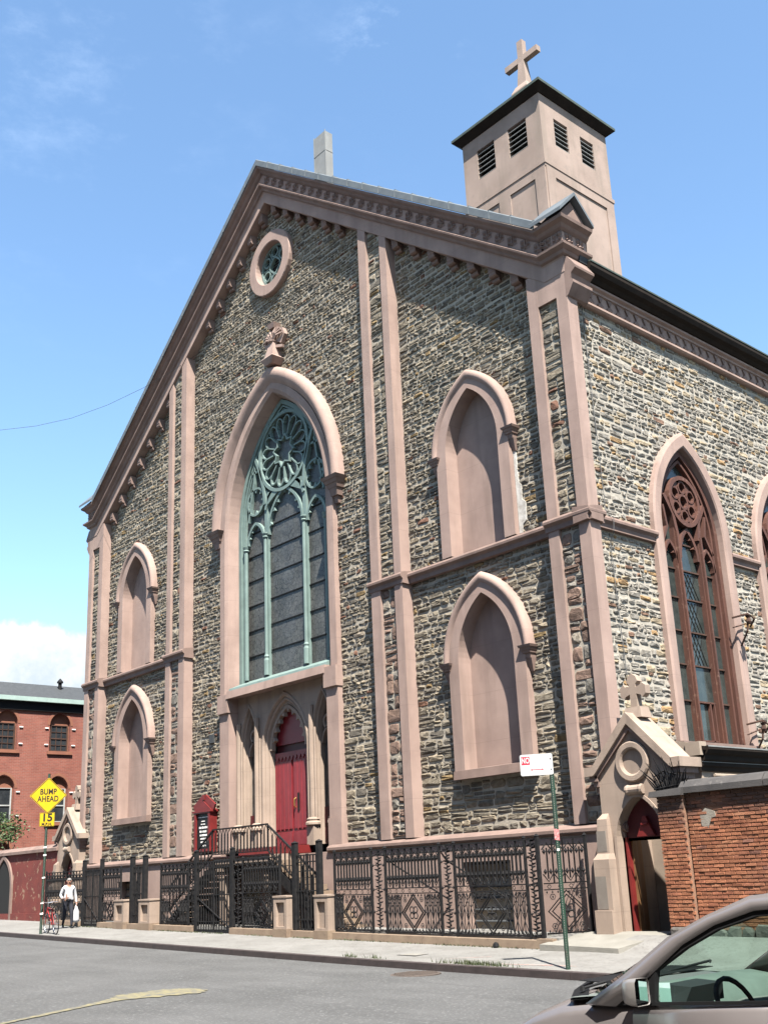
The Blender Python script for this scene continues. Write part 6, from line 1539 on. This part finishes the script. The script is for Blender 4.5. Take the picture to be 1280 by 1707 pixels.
f = MB().tube([bp(-.2, .5, -.02), bp(-.25, .62, -.14), (sx_ + .02, sy_ - .06, bz_ + .62), (sx_ - .08, sy_ + .03, bz_ + .6), bp(-.1, .52, .05), bp(-.2, .5, -.02)], .012, 5, True).build('chain_lock', 'car_trim', bk)

# ------------------------------------------------------------------ PERSON walking with a white bag
PX_, PY_ = -9.95, -1.95
PZ_ = walk_z(PX_, PY_)
per = thing('person', 'man in white shirt and dark trousers walking past the iron fence', 'person', (PX_, PY_, PZ_))
joints = {'pelvis': ((0, 0, .93), .135, .15), 'belly': ((.04, 0, 1.08), .17, .185), 'chest': ((.025, 0, 1.28), .15, .18), 'upper': ((.01, 0, 1.40), .10, .13), 'neck': ((.045, 0, 1.485), .056, .056), 'jaw': ((.085, 0, 1.555), .070, .066), 'skull': ((.075, 0, 1.64), .088, .078), 'crown': ((.06, 0, 1.70), .058, .052),
 'lsh': ((.01, .175, 1.40), .078, .078), 'lel': ((-.02, .255, 1.13), .052, .052), 'lwr': ((.04, .285, .89), .032, .036), 'lpalm': ((.055, .29, .81), .022, .04),
 'rsh': ((.01, -.175, 1.40), .078, .078), 'rel': ((-.07, -.265, 1.14), .052, .052), 'rwr': ((.15, -.225, 1.03), .032, .036), 'rpalm': ((.225, -.205, 1.01), .022, .038),
 'lhip': ((.02, .10, .86), .098, .10), 'lkn': ((.17, .105, .50), .068, .066), 'lan': ((.20, .11, .11), .046, .044), 'lheel': ((.17, .11, .05), .042, .042), 'ltoe': ((.37, .125, .035), .034, .042),
 'rhip': ((-.01, -.10, .86), .098, .10), 'rkn': ((.02, -.11, .49), .068, .066), 'ran': ((-.24, -.11, .16), .046, .044), 'rheel': ((-.30, -.11, .115), .040, .042), 'rtoe': ((-.11, -.12, .038), .034, .042)}
bones = [('pelvis', 'belly', 's'), ('belly', 'chest', 's'), ('chest', 'upper', 's'), ('upper', 'neck', 'k'), ('neck', 'jaw', 'k'), ('jaw', 'skull', 'k'), ('skull', 'crown', 'k'),
 ('upper', 'lsh', 's'), ('lsh', 'lel', 's'), ('lel', 'lwr', 's'), ('lwr', 'lpalm', 'k'), ('upper', 'rsh', 's'), ('rsh', 'rel', 's'), ('rel', 'rwr', 's'), ('rwr', 'rpalm', 'k'),
 ('pelvis', 'lhip', 't'), ('lhip', 'lkn', 't'), ('lkn', 'lan', 't'), ('lan', 'lheel', 'b'), ('lheel', 'ltoe', 'b'), ('pelvis', 'rhip', 't'), ('rhip', 'rkn', 't'), ('rkn', 'ran', 't'), ('ran', 'rheel', 'b'), ('rheel', 'rtoe', 'b')]
def finger(side_, palm, k, dirs, spread):
    x, y, z = joints[palm][0]; ln = (.075, .085, .08, .062)[k]; off = (k - 1.5) * .021
    a = Vector((x, y, z)) + Vector(spread) * off + Vector(dirs[0]) * .035; b = a + Vector(dirs[0]) * ln * .5; c = b + Vector(dirs[1]) * ln * .5
    n1, n2, n3 = f'{side_}f{k}a', f'{side_}f{k}b', f'{side_}f{k}c'
    joints[n1] = (tuple(a), .0105, .0105); joints[n2] = (tuple(b), .0095, .0095); joints[n3] = (tuple(c), .0075, .0075)
    bones.extend([(palm, n1, 'k'), (n1, n2, 'k'), (n2, n3, 'k')])
for k in range(4):
    finger('l', 'lpalm', k, ((.1, 0, -1), (.5, -.6, -.6)), (1, 0, 0))
    finger('r', 'rpalm', k, ((.95, .1, -.25), (.6, .3, -.75)), (0, .2, 1))
for s_, palm, d1, d2 in (('l', 'lpalm', (.05, -.01, -.01), (.075, -.02, -.045)), ('r', 'rpalm', (.01, .03, .035), (.055, .04, .05))):
    x, y, z = joints[palm][0]; joints[s_ + 't1'] = ((x + d1[0], y + d1[1], z + d1[2]), .012, .012); joints[s_ + 't2'] = ((x + d2[0], y + d2[1], z + d2[2]), .009, .009)
    bones.extend([(palm, s_ + 't1', 'k'), (s_ + 't1', s_ + 't2', 'k')])
names_ = list(joints); idx = {n: k for k, n in enumerate(names_)}
me = bpy.data.meshes.new('body'); me.from_pydata([joints[n][0] for n in names_], [(idx[a], idx[b]) for a, b, _ in bones], [])
body0 = bpy.data.objects.new('body_cage', me); COL.objects.link(body0)
sk = body0.modifiers.new('skin', 'SKIN'); sk.use_smooth_shade = True
sd = body0.modifiers.new('sub', 'SUBSURF'); sd.levels = 2; sd.render_levels = 2
lay_ = me.skin_vertices[0].data
for n in names_: lay_[idx[n]].radius = joints[n][1:]; lay_[idx[n]].use_root = (n == 'pelvis')
dg = bpy.context.evaluated_depsgraph_get(); bm_ = bpy.data.meshes.new_from_object(body0.evaluated_get(dg)); bm_.name = 'body'
bpy.data.objects.remove(body0)
for m_ in ('shirt', 'trousers', 'skin', 'shoe'): bm_.materials.append(M[m_])
segs_ = [(Vector(joints[a][0]), Vector(joints[b][0]), {'s': 0, 't': 1, 'k': 2, 'b': 3}[c]) for a, b, c in bones]
for p in bm_.polygons:
    c = p.center; best = None
    for a, b, m_ in segs_:
        ab = b - a; t = max(0, min(1, (c - a).dot(ab) / ab.length_squared)); d = (c - a - ab * t).length
        if best is None or d < best[0]: best = (d, m_)
    mi = best[1]
    if mi in (0, 1) and abs(c.y) < .2 and .7 < c.z < 1.3: mi = 0 if c.z > .985 else 1
    if mi == 0 and c.z > 1.455 and abs(c.y) < .09: mi = 2
    p.material_index = mi; p.use_smooth = True
body = bpy.data.objects.new('body', bm_); COL.objects.link(body); body.parent = per
ORIGIN[body] = Vector((0, 0, 0)); ORIGIN[per] = Vector((0, 0, 0))
hr = MB(); rings = []
for k in range(6):
    t = k / 5; a = pi * .52 * t; rings.append([(.066 + .094 * sin(a) * cos(2 * pi * j / 14) - .008, .083 * sin(a) * sin(2 * pi * j / 14), 1.66 + .078 * cos(a) - (.05 * t if cos(2 * pi * j / 14) < -.1 else 0)) for j in range(14)])
hr.loft(rings, True, True, False).build('hair', 'hair', per, True)
MB().lathe((.148, 0, 1.612), [(.016, -.03), (.014, 0), (.008, .03)], 8).build('nose', 'skin', per, True)
for s_ in (1, -1):
    MB().lathe((.146, s_ * .030, 1.645), [(.008, -.006), (.008, .006)], 8).build('eye', 'shoe', per)
    MB().lathe((.07, s_ * .082, 1.625), [(.012, -.03), (.018, 0), (.012, .032)], 8).build('ear', 'skin', per, True)
    MB().box(.140, .156, s_ * .030 - .02, s_ * .030 + .02, 1.662, 1.670).build('eyebrow', 'hair', per)
MB().box(.138, .152, -.025, .025, 1.570, 1.577).build('mouth', 'dark_red', per)
MB().lathe((.012, 0, .972), [(.158, 0), (.162, .0), (.162, .035), (.156, .036)], 20).build('belt', 'shoe', per)
co = MB().hexa([(.02, -.06, 1.455), (.10, -.05, 1.425), (.10, .05, 1.425), (.02, .06, 1.455), (.0, -.065, 1.50), (.098, -.04, 1.47), (.098, .04, 1.47), (.0, .065, 1.50)])
co.build('collar', 'shirt', per)
per.rotation_euler = (0, 0, radians(-14))
bgc = Matrix.Rotation(radians(-14), 3, 'Z') @ Vector((.075, .275, .78)) + Vector((PX_, PY_, PZ_))
bag = thing('plastic_bag', 'white plastic carrier bag hanging from the walking man\'s hand', 'bag', bgc)
r = random.Random(2); rings = []
for z, rx, ry in ((0, .02, .02), (-.10, .045, .05), (-.22, .085, .10), (-.36, .115, .135), (-.48, .125, .145), (-.56, .11, .125), (-.60, .05, .06)):
    rings.append([(bgc.x + rx * cos(2 * pi * j / 12) * r.uniform(.82, 1.15), bgc.y + ry * sin(2 * pi * j / 12) * r.uniform(.82, 1.15), bgc.z + z + r.uniform(-.008, .008)) for j in range(12)])
MB().loft(rings, True, True, True).build('sack', 'bag', bag, True)
MB().tube([bgc + Vector((.0, .0, .0)), bgc + Vector((.02, .0, .05)), bgc + Vector((-.01, .02, .08)), bgc + Vector((-.02, 0, .03)), bgc], .008, 5).build('handles', 'bag', bag)

# ------------------------------------------------------------------ CAR parked at the near kerb
GZ = .13
car = thing('parked_car', 'taupe grey estate car parked at the near kerb, front end leftwards', 'car', (23.9, -12.7, GZ))
CY = -12.7
def cring(x, hw, zb, zsh, zt, open_=False):
    half = [(0, zb), (.80 * hw, zb), (.97 * hw, zb + .10), (1.0 * hw, zb + .32), (1.0 * hw, zsh - .20), (.985 * hw, zsh - .05), (.955 * hw, zsh), ]
    half += [(.92 * hw, zsh - .01), (.88 * hw, .60), (0, .58)] if open_ else [(.86 * hw, zsh + (zt - zsh) * .5), (.55 * hw, zt), (0, zt + .015)]
    return [(x, CY - y, z) for y, z in half] + [(x, CY + y, z) for y, z in half[-2:0:-1]]
st_b = [(22.16, .60, .42, .66, .68), (22.23, .78, .36, .74, .76), (22.33, .85, .33, .81, .83), (22.48, .885, .32, .89, .93), (22.68, .90, .32, .975, 1.04), (22.95, .905, .32, 1.05, 1.145), (23.20, .905, .32, 1.08, 1.17)]
st_c = [(23.21, .905, .32, 1.085, 0), (23.6, .91, .32, 1.11, 0), (24.1, .91, .32, 1.145, 0), (24.7, .91, .32, 1.19, 0), (25.3, .905, .32, 1.21, 0), (25.7, .89, .33, 1.22, 0)]
st_e = [(25.71, .89, .33, 1.22, 1.22), (26.05, .84, .36, 1.15, 1.17), (26.15, .78, .42, .95, .96)]
rings = [cring(*s) for s in st_b] + [cring(*s, True) for s in st_c] + [cring(*s) for s in st_e]
body_ = MB().loft(rings, True, True, True).build('body', 'car_paint', car, True)
for s_ in (-1, 1):
    D = lambda x, q, z: (x, CY + s_ * q, z)
    dq = lambda a, b, o: [D(x, (hw + o) * f_, z) for x, hw, zsh in ((a, .91, 1.105 + (a - 23.6) * .075), (b, .91, 1.105 + (b - 23.6) * .075)) for f_, z in ()]
    def skin_panel(a, b, name):
        rr = []
        for x in (a, (a + b) / 2, b):
            zsh = 1.108 + (x - 23.6) * .073
            rr.append([D(x, q, z) for q, z in ((.888, .45), (.914, .64), (.915, zsh - .20), (.902, zsh - .05), (.876, zsh + .006))])
        o = MB().loft(rr).build(name, 'car_paint', car, True); sm = o.modifiers.new('t', 'SOLIDIFY'); sm.thickness = .006; return o
    d1 = skin_panel(23.555, 24.72, 'door'); d2 = skin_panel(24.735, 25.55, 'door')
    MB().bar(D(24.45, .935, .93), D(24.66, .935, .945), .03, .025).build('handle', 'car_paint', d1)
    MB().bar(D(23.56, .895, 1.115), D(25.5, .885, 1.235), .012, .02).build('sill_strip', 'car_trim', d1)
    # roof line: outer painted pillar, black seal, window edge
    up = [(23.20, .89, 1.09), (23.50, .865, 1.27), (23.84, .825, 1.50), (24.12, .80, 1.625), (24.42, .775, 1.735), (24.8, .765, 1.765), (25.4, .765, 1.74), (25.8, .79, 1.62), (26.0, .84, 1.20)]
    md = [(23.44, .89, 1.10), (23.68, .865, 1.27), (23.95, .835, 1.475), (24.18, .815, 1.59), (24.45, .80, 1.67), (24.8, .795, 1.695), (25.35, .795, 1.66), (25.55, .80, 1.56), (25.62, .86, 1.22)]
    wn = [(23.72, .878, 1.125), (23.76, .865, 1.32), (23.98, .84, 1.455), (24.20, .822, 1.56), (24.46, .808, 1.635), (24.8, .80, 1.66), (25.28, .80, 1.625), (25.46, .805, 1.53), (25.53, .865, 1.23)]
    pp = lambda L_, o=0: [D(x, q + o, z) for x, q, z in L_]
    o = MB().loft([pp(up), pp([((a[0] + b[0]) / 2, (a[1] + b[1]) / 2 + .022, (a[2] + b[2]) / 2) for a, b in zip(up, md)]), pp(md, .006)]).build('pillar', 'car_paint', car, True)
    sm = o.modifiers.new('t', 'SOLIDIFY'); sm.thickness = .05; sm.offset = 0
    o = MB().loft([pp(md), pp(wn)]).build('window_seal', 'car_trim', car); sm = o.modifiers.new('t', 'SOLIDIFY'); sm.thickness = .03; sm.offset = 0
    MB().poly([(x, z) for x, q, z in wn], [], lambda u, v, d: D(u, .875 - max(0, v - 1.12) * .135, v), 0).build('side_window', 'car_glass', car)
    MB().hexa([D(23.42, .90, 1.098), D(23.73, .90, 1.118), D(23.73, .86, 1.118), D(23.42, .86, 1.098), D(23.66, .885, 1.25), D(23.75, .885, 1.32), D(23.75, .85, 1.32), D(23.66, .85, 1.25)]).build('mirror_sail', 'car_trim', car)
    MB().box(24.66, 24.76, CY + s_ * .84 - .03, CY + s_ * .84 + .03, 1.18, 1.66).build('door_pillar', 'car_trim', car)
    MB().tube([D(24.55, .70, 1.80), D(25.0, .70, 1.825), D(25.6, .70, 1.79)], .022, 6).build('roof_rail', 'car_trim', car)
    # mirror
    mx, mq = 23.70, 1.00
    mr = MB(); rg = []
    for x, w2, h2 in ((mx - .11, .035, .035), (mx - .085, .066, .066), (mx - .03, .078, .078), (mx + .02, .080, .080)):
        rg.append([D(x, mq + w2 * c_ * .9, 1.205 + h2 * z_) for c_, z_ in ((-1, -.8), (-.8, -1), (.8, -1), (1, -.75), (1, .7), (.75, 1), (-.8, .95), (-1, .7))])
    mo = mr.loft(rg, True, True, False).build('wing_mirror', 'mirror_shell', car, True)
    MB().poly([(-.064, -.064), (.064, -.064), (.067, .058), (.046, .068), (-.064, .064)], [], lambda u, v, d: D(mx + .012, mq + u, 1.205 + v), 0).build('mirror_glass', 'mirror_glass', mo)
    MB().bar(D(mx - .02, .88, 1.15), D(mx - .02, mq - .06, 1.16), .06, .05).build('mirror_arm', 'car_trim', mo)
    MB().hexa([D(22.18, .45, .60), D(22.26, .80, .62), D(22.34, .72, .62), D(22.28, .4, .6), D(22.22, .45, .74), D(22.36, .868, .82), D(22.46, .78, .87), D(22.34, .45, .84)]).build('headlight', 'pane', car)
    for wx in (22.72, 25.12):
        wl_ = MB().lathe((wx, CY + s_ * .90 - (.20 if s_ > 0 else 0), GZ + .33), [(.24, 0), (.33, .02), (.34, .10), (.33, .19), (.24, .20)], 24, 'y').build('wheel', 'tyre', car, True)
        MB().lathe((wx, CY + s_ * .905 - (.02 if s_ > 0 else 0), GZ + .33), [(.22, 0), (.225, .01), (.10, .02)], 16, 'y').build('rim', 'chrome', wl_)
rr = []
for x, q, z in ((24.12, .80, 1.625), (24.42, .775, 1.735), (24.8, .765, 1.765), (25.4, .765, 1.74), (25.8, .79, 1.62)):
    rr.append([(x - .10 * (1 - (t / 1) ** 2) * (1 if x < 24.3 else .3), CY + q * t, z + .05 * (1 - t * t)) for t in (-1, -.8, -.4, 0, .4, .8, 1)])
o = MB().loft(rr).build('roof', 'car_paint', car, True); sm = o.modifiers.new('t', 'SOLIDIFY'); sm.thickness = .03; sm.offset = -1
tt = (-1, -.7, -.35, 0, .35, .7, 1)
ws = MB().loft([[(23.22 - .34 * (1 - t * t), CY + .885 * t, 1.10 + .075 * (1 - t * t)) for t in tt], [(23.68 - .25 * (1 - t * t), CY + .84 * t, 1.385 + .05 * (1 - t * t)) for t in tt], [(24.13 - .12 * (1 - t * t), CY + .79 * t, 1.63 + .045 * (1 - t * t)) for t in tt]])
ws.build('windscreen', 'car_glass', car, True)
MB().loft([[(25.80, CY + .79 * t, 1.63) for t in tt], [(26.02, CY + .84 * t, 1.21) for t in tt]]).build('rear_window', 'car_glass', car)
MB().loft([[(22.84 - .16 * (1 - t * t) + .18 * t * t, CY + .86 * t, 1.165 - .06 * t * t) for t in tt], [(22.96 - .16 * (1 - t * t) + .22 * t * t, CY + .86 * t, 1.20 - .075 * t * t) for t in tt]]).build('cowl', 'car_trim', car)
for y0, y1 in ((CY - .72, CY - .05), (CY + .05, CY + .72)):
    MB().tube([(23.02, y0, 1.165), (23.10, y0 + .15, 1.195), (23.14, y1 - .05, 1.225), (23.10, y1, 1.21)], .010, 5).lathe((23.02, y0, 1.15), [(.022, 0), (.014, .03)], 7).build('wiper', 'car_trim', car)
# cabin
MB().loft([[(23.0, CY + .86 * t, 1.12) for t in (-1, -.5, 0, .5, 1)], [(23.35, CY + .86 * t, 1.155 + .02 * (1 - t * t)) for t in (-1, -.5, 0, .5, 1)], [(23.62, CY + .86 * t, 1.12) for t in (-1, -.5, 0, .5, 1)], [(23.72, CY + .86 * t, .98) for t in (-1, -.5, 0, .5, 1)], [(23.66, CY + .86 * t, .62) for t in (-1, -.5, 0, .5, 1)]]).build('dashboard', 'dash', car, True)
MB().hexa([(23.55, CY - .62, 1.10), (23.75, CY - .62, 1.08), (23.75, CY - .16, 1.08), (23.55, CY - .16, 1.10), (23.58, CY - .58, 1.20), (23.78, CY - .56, 1.19), (23.78, CY - .2, 1.19), (23.58, CY - .2, 1.20)]).build('instrument_hood', 'car_cabin', car)
wc = Vector((24.0, CY - .40, 1.06)); wa = Vector((.90, 0, .44)).normalized(); wb = Vector((-.44, 0, .90))
swh = MB().tube([wc + Vector((0, 1, 0)) * .19 * cos(2 * pi * k / 20) + wb * .19 * sin(2 * pi * k / 20) for k in range(20)], .017, 6, True)
for a in (0, pi, -pi / 2): swh.bar(wc, wc + Vector((0, 1, 0)) * .18 * cos(a) + wb * .18 * sin(a), .05, .02)
swh.tube([wc, wc - wa * .25], .04, 6); swh.build('steering_wheel', 'car_cabin', car)
for y in (CY - .40, CY + .40):
    MB().loft([[(24.25, y - .24, .80), (24.25, y + .24, .80), (24.25, y + .24, .62), (24.25, y - .24, .62)], [(24.85, y - .24, .78), (24.85, y + .24, .78), (24.85, y + .24, .62), (24.85, y - .24, .62)]], True, True, True).loft([[(24.75, y - .23, .75), (24.75, y + .23, .75), (24.90, y + .23, .75), (24.90, y - .23, .75)], [(24.98, y - .20, 1.32), (24.98, y + .20, 1.32), (25.08, y + .20, 1.32), (25.08, y - .20, 1.32)]], True, True, True).box(25.0, 25.08, y - .13, y + .13, 1.34, 1.52).build('seat', 'car_cabin', car)
MB().poly([(23.745, 1.125), (23.83, 1.128), (23.83, 1.25), (23.75, 1.245)], [], lambda u, v, d: (u, CY - .862, v), 0).build('permit_card', 'permit', car)
MB().hexa([(22.86, CY - .55, 1.19), (23.2, CY - .6, 1.19), (23.2, CY + .6, 1.19), (22.86, CY + .55, 1.19), (22.86, CY - .55, 1.195), (23.2, CY - .6, 1.195), (23.2, CY + .6, 1.195), (22.86, CY + .55, 1.195)]).build('scuttle', 'car_trim', car)

# ------------------------------------------------------------------ WIRE
wr = tag(MB().tube([(-30, -9.0, 26.2), (-22.0, -6.03, 23.1), (-15.26, -3.53, 21.46), (-13.19, -2.76, 21.11), (-11.23, -2.04, 20.95), (-9.35, -1.34, 21.04), (-7.55, -.67, 21.31), (-6.1, -.14, 21.66), (-4.9, .30, 22.05)], .009, 4).build('overhead_wire', 'cable', None), 'thin overhead wire sagging from the church gable across the sky', 'wire')

# ------------------------------------------------------------------ houses across the street, behind the photographer (unseen; added for reflections in the car's glass and paint)
ob = MB(); r = random.Random(12); x = -20
while x < 60:
    w_ = r.uniform(7, 9); h = r.uniform(13, 17); y0 = -22.6 - r.uniform(0, .3)
    wins = []
    for fl in range(int((h - 2) / 3.3)):
        for k in range(3):
            u = x + w_ * (k + .5) / 3; wins.append([(u - .55, 1.6 + fl * 3.3), (u + .55, 1.6 + fl * 3.3), (u + .55, 3.5 + fl * 3.3), (u - .55, 3.5 + fl * 3.3)])
    Fo = lambda u, v, d, y0=y0: (u, y0 - d, v)
    ob.poly([(x, -.3), (x + w_, -.3), (x + w_, h), (x, h)], wins, Fo, 0)
    for q in wins: ob.loft([[Fo(u, v, 0) for u, v in q], [Fo(u, v, .25) for u, v in q]], True).poly(q, [], Fo, .25)
    ob.box(x, x + w_, y0 - 10, y0 - .4, -.3, h).box(x, x + w_, y0 - .3, y0 + .35, h - .5, h + .1)
    x += w_ + .02
struct(ob, 'opposite_houses', 'far_brick', False)
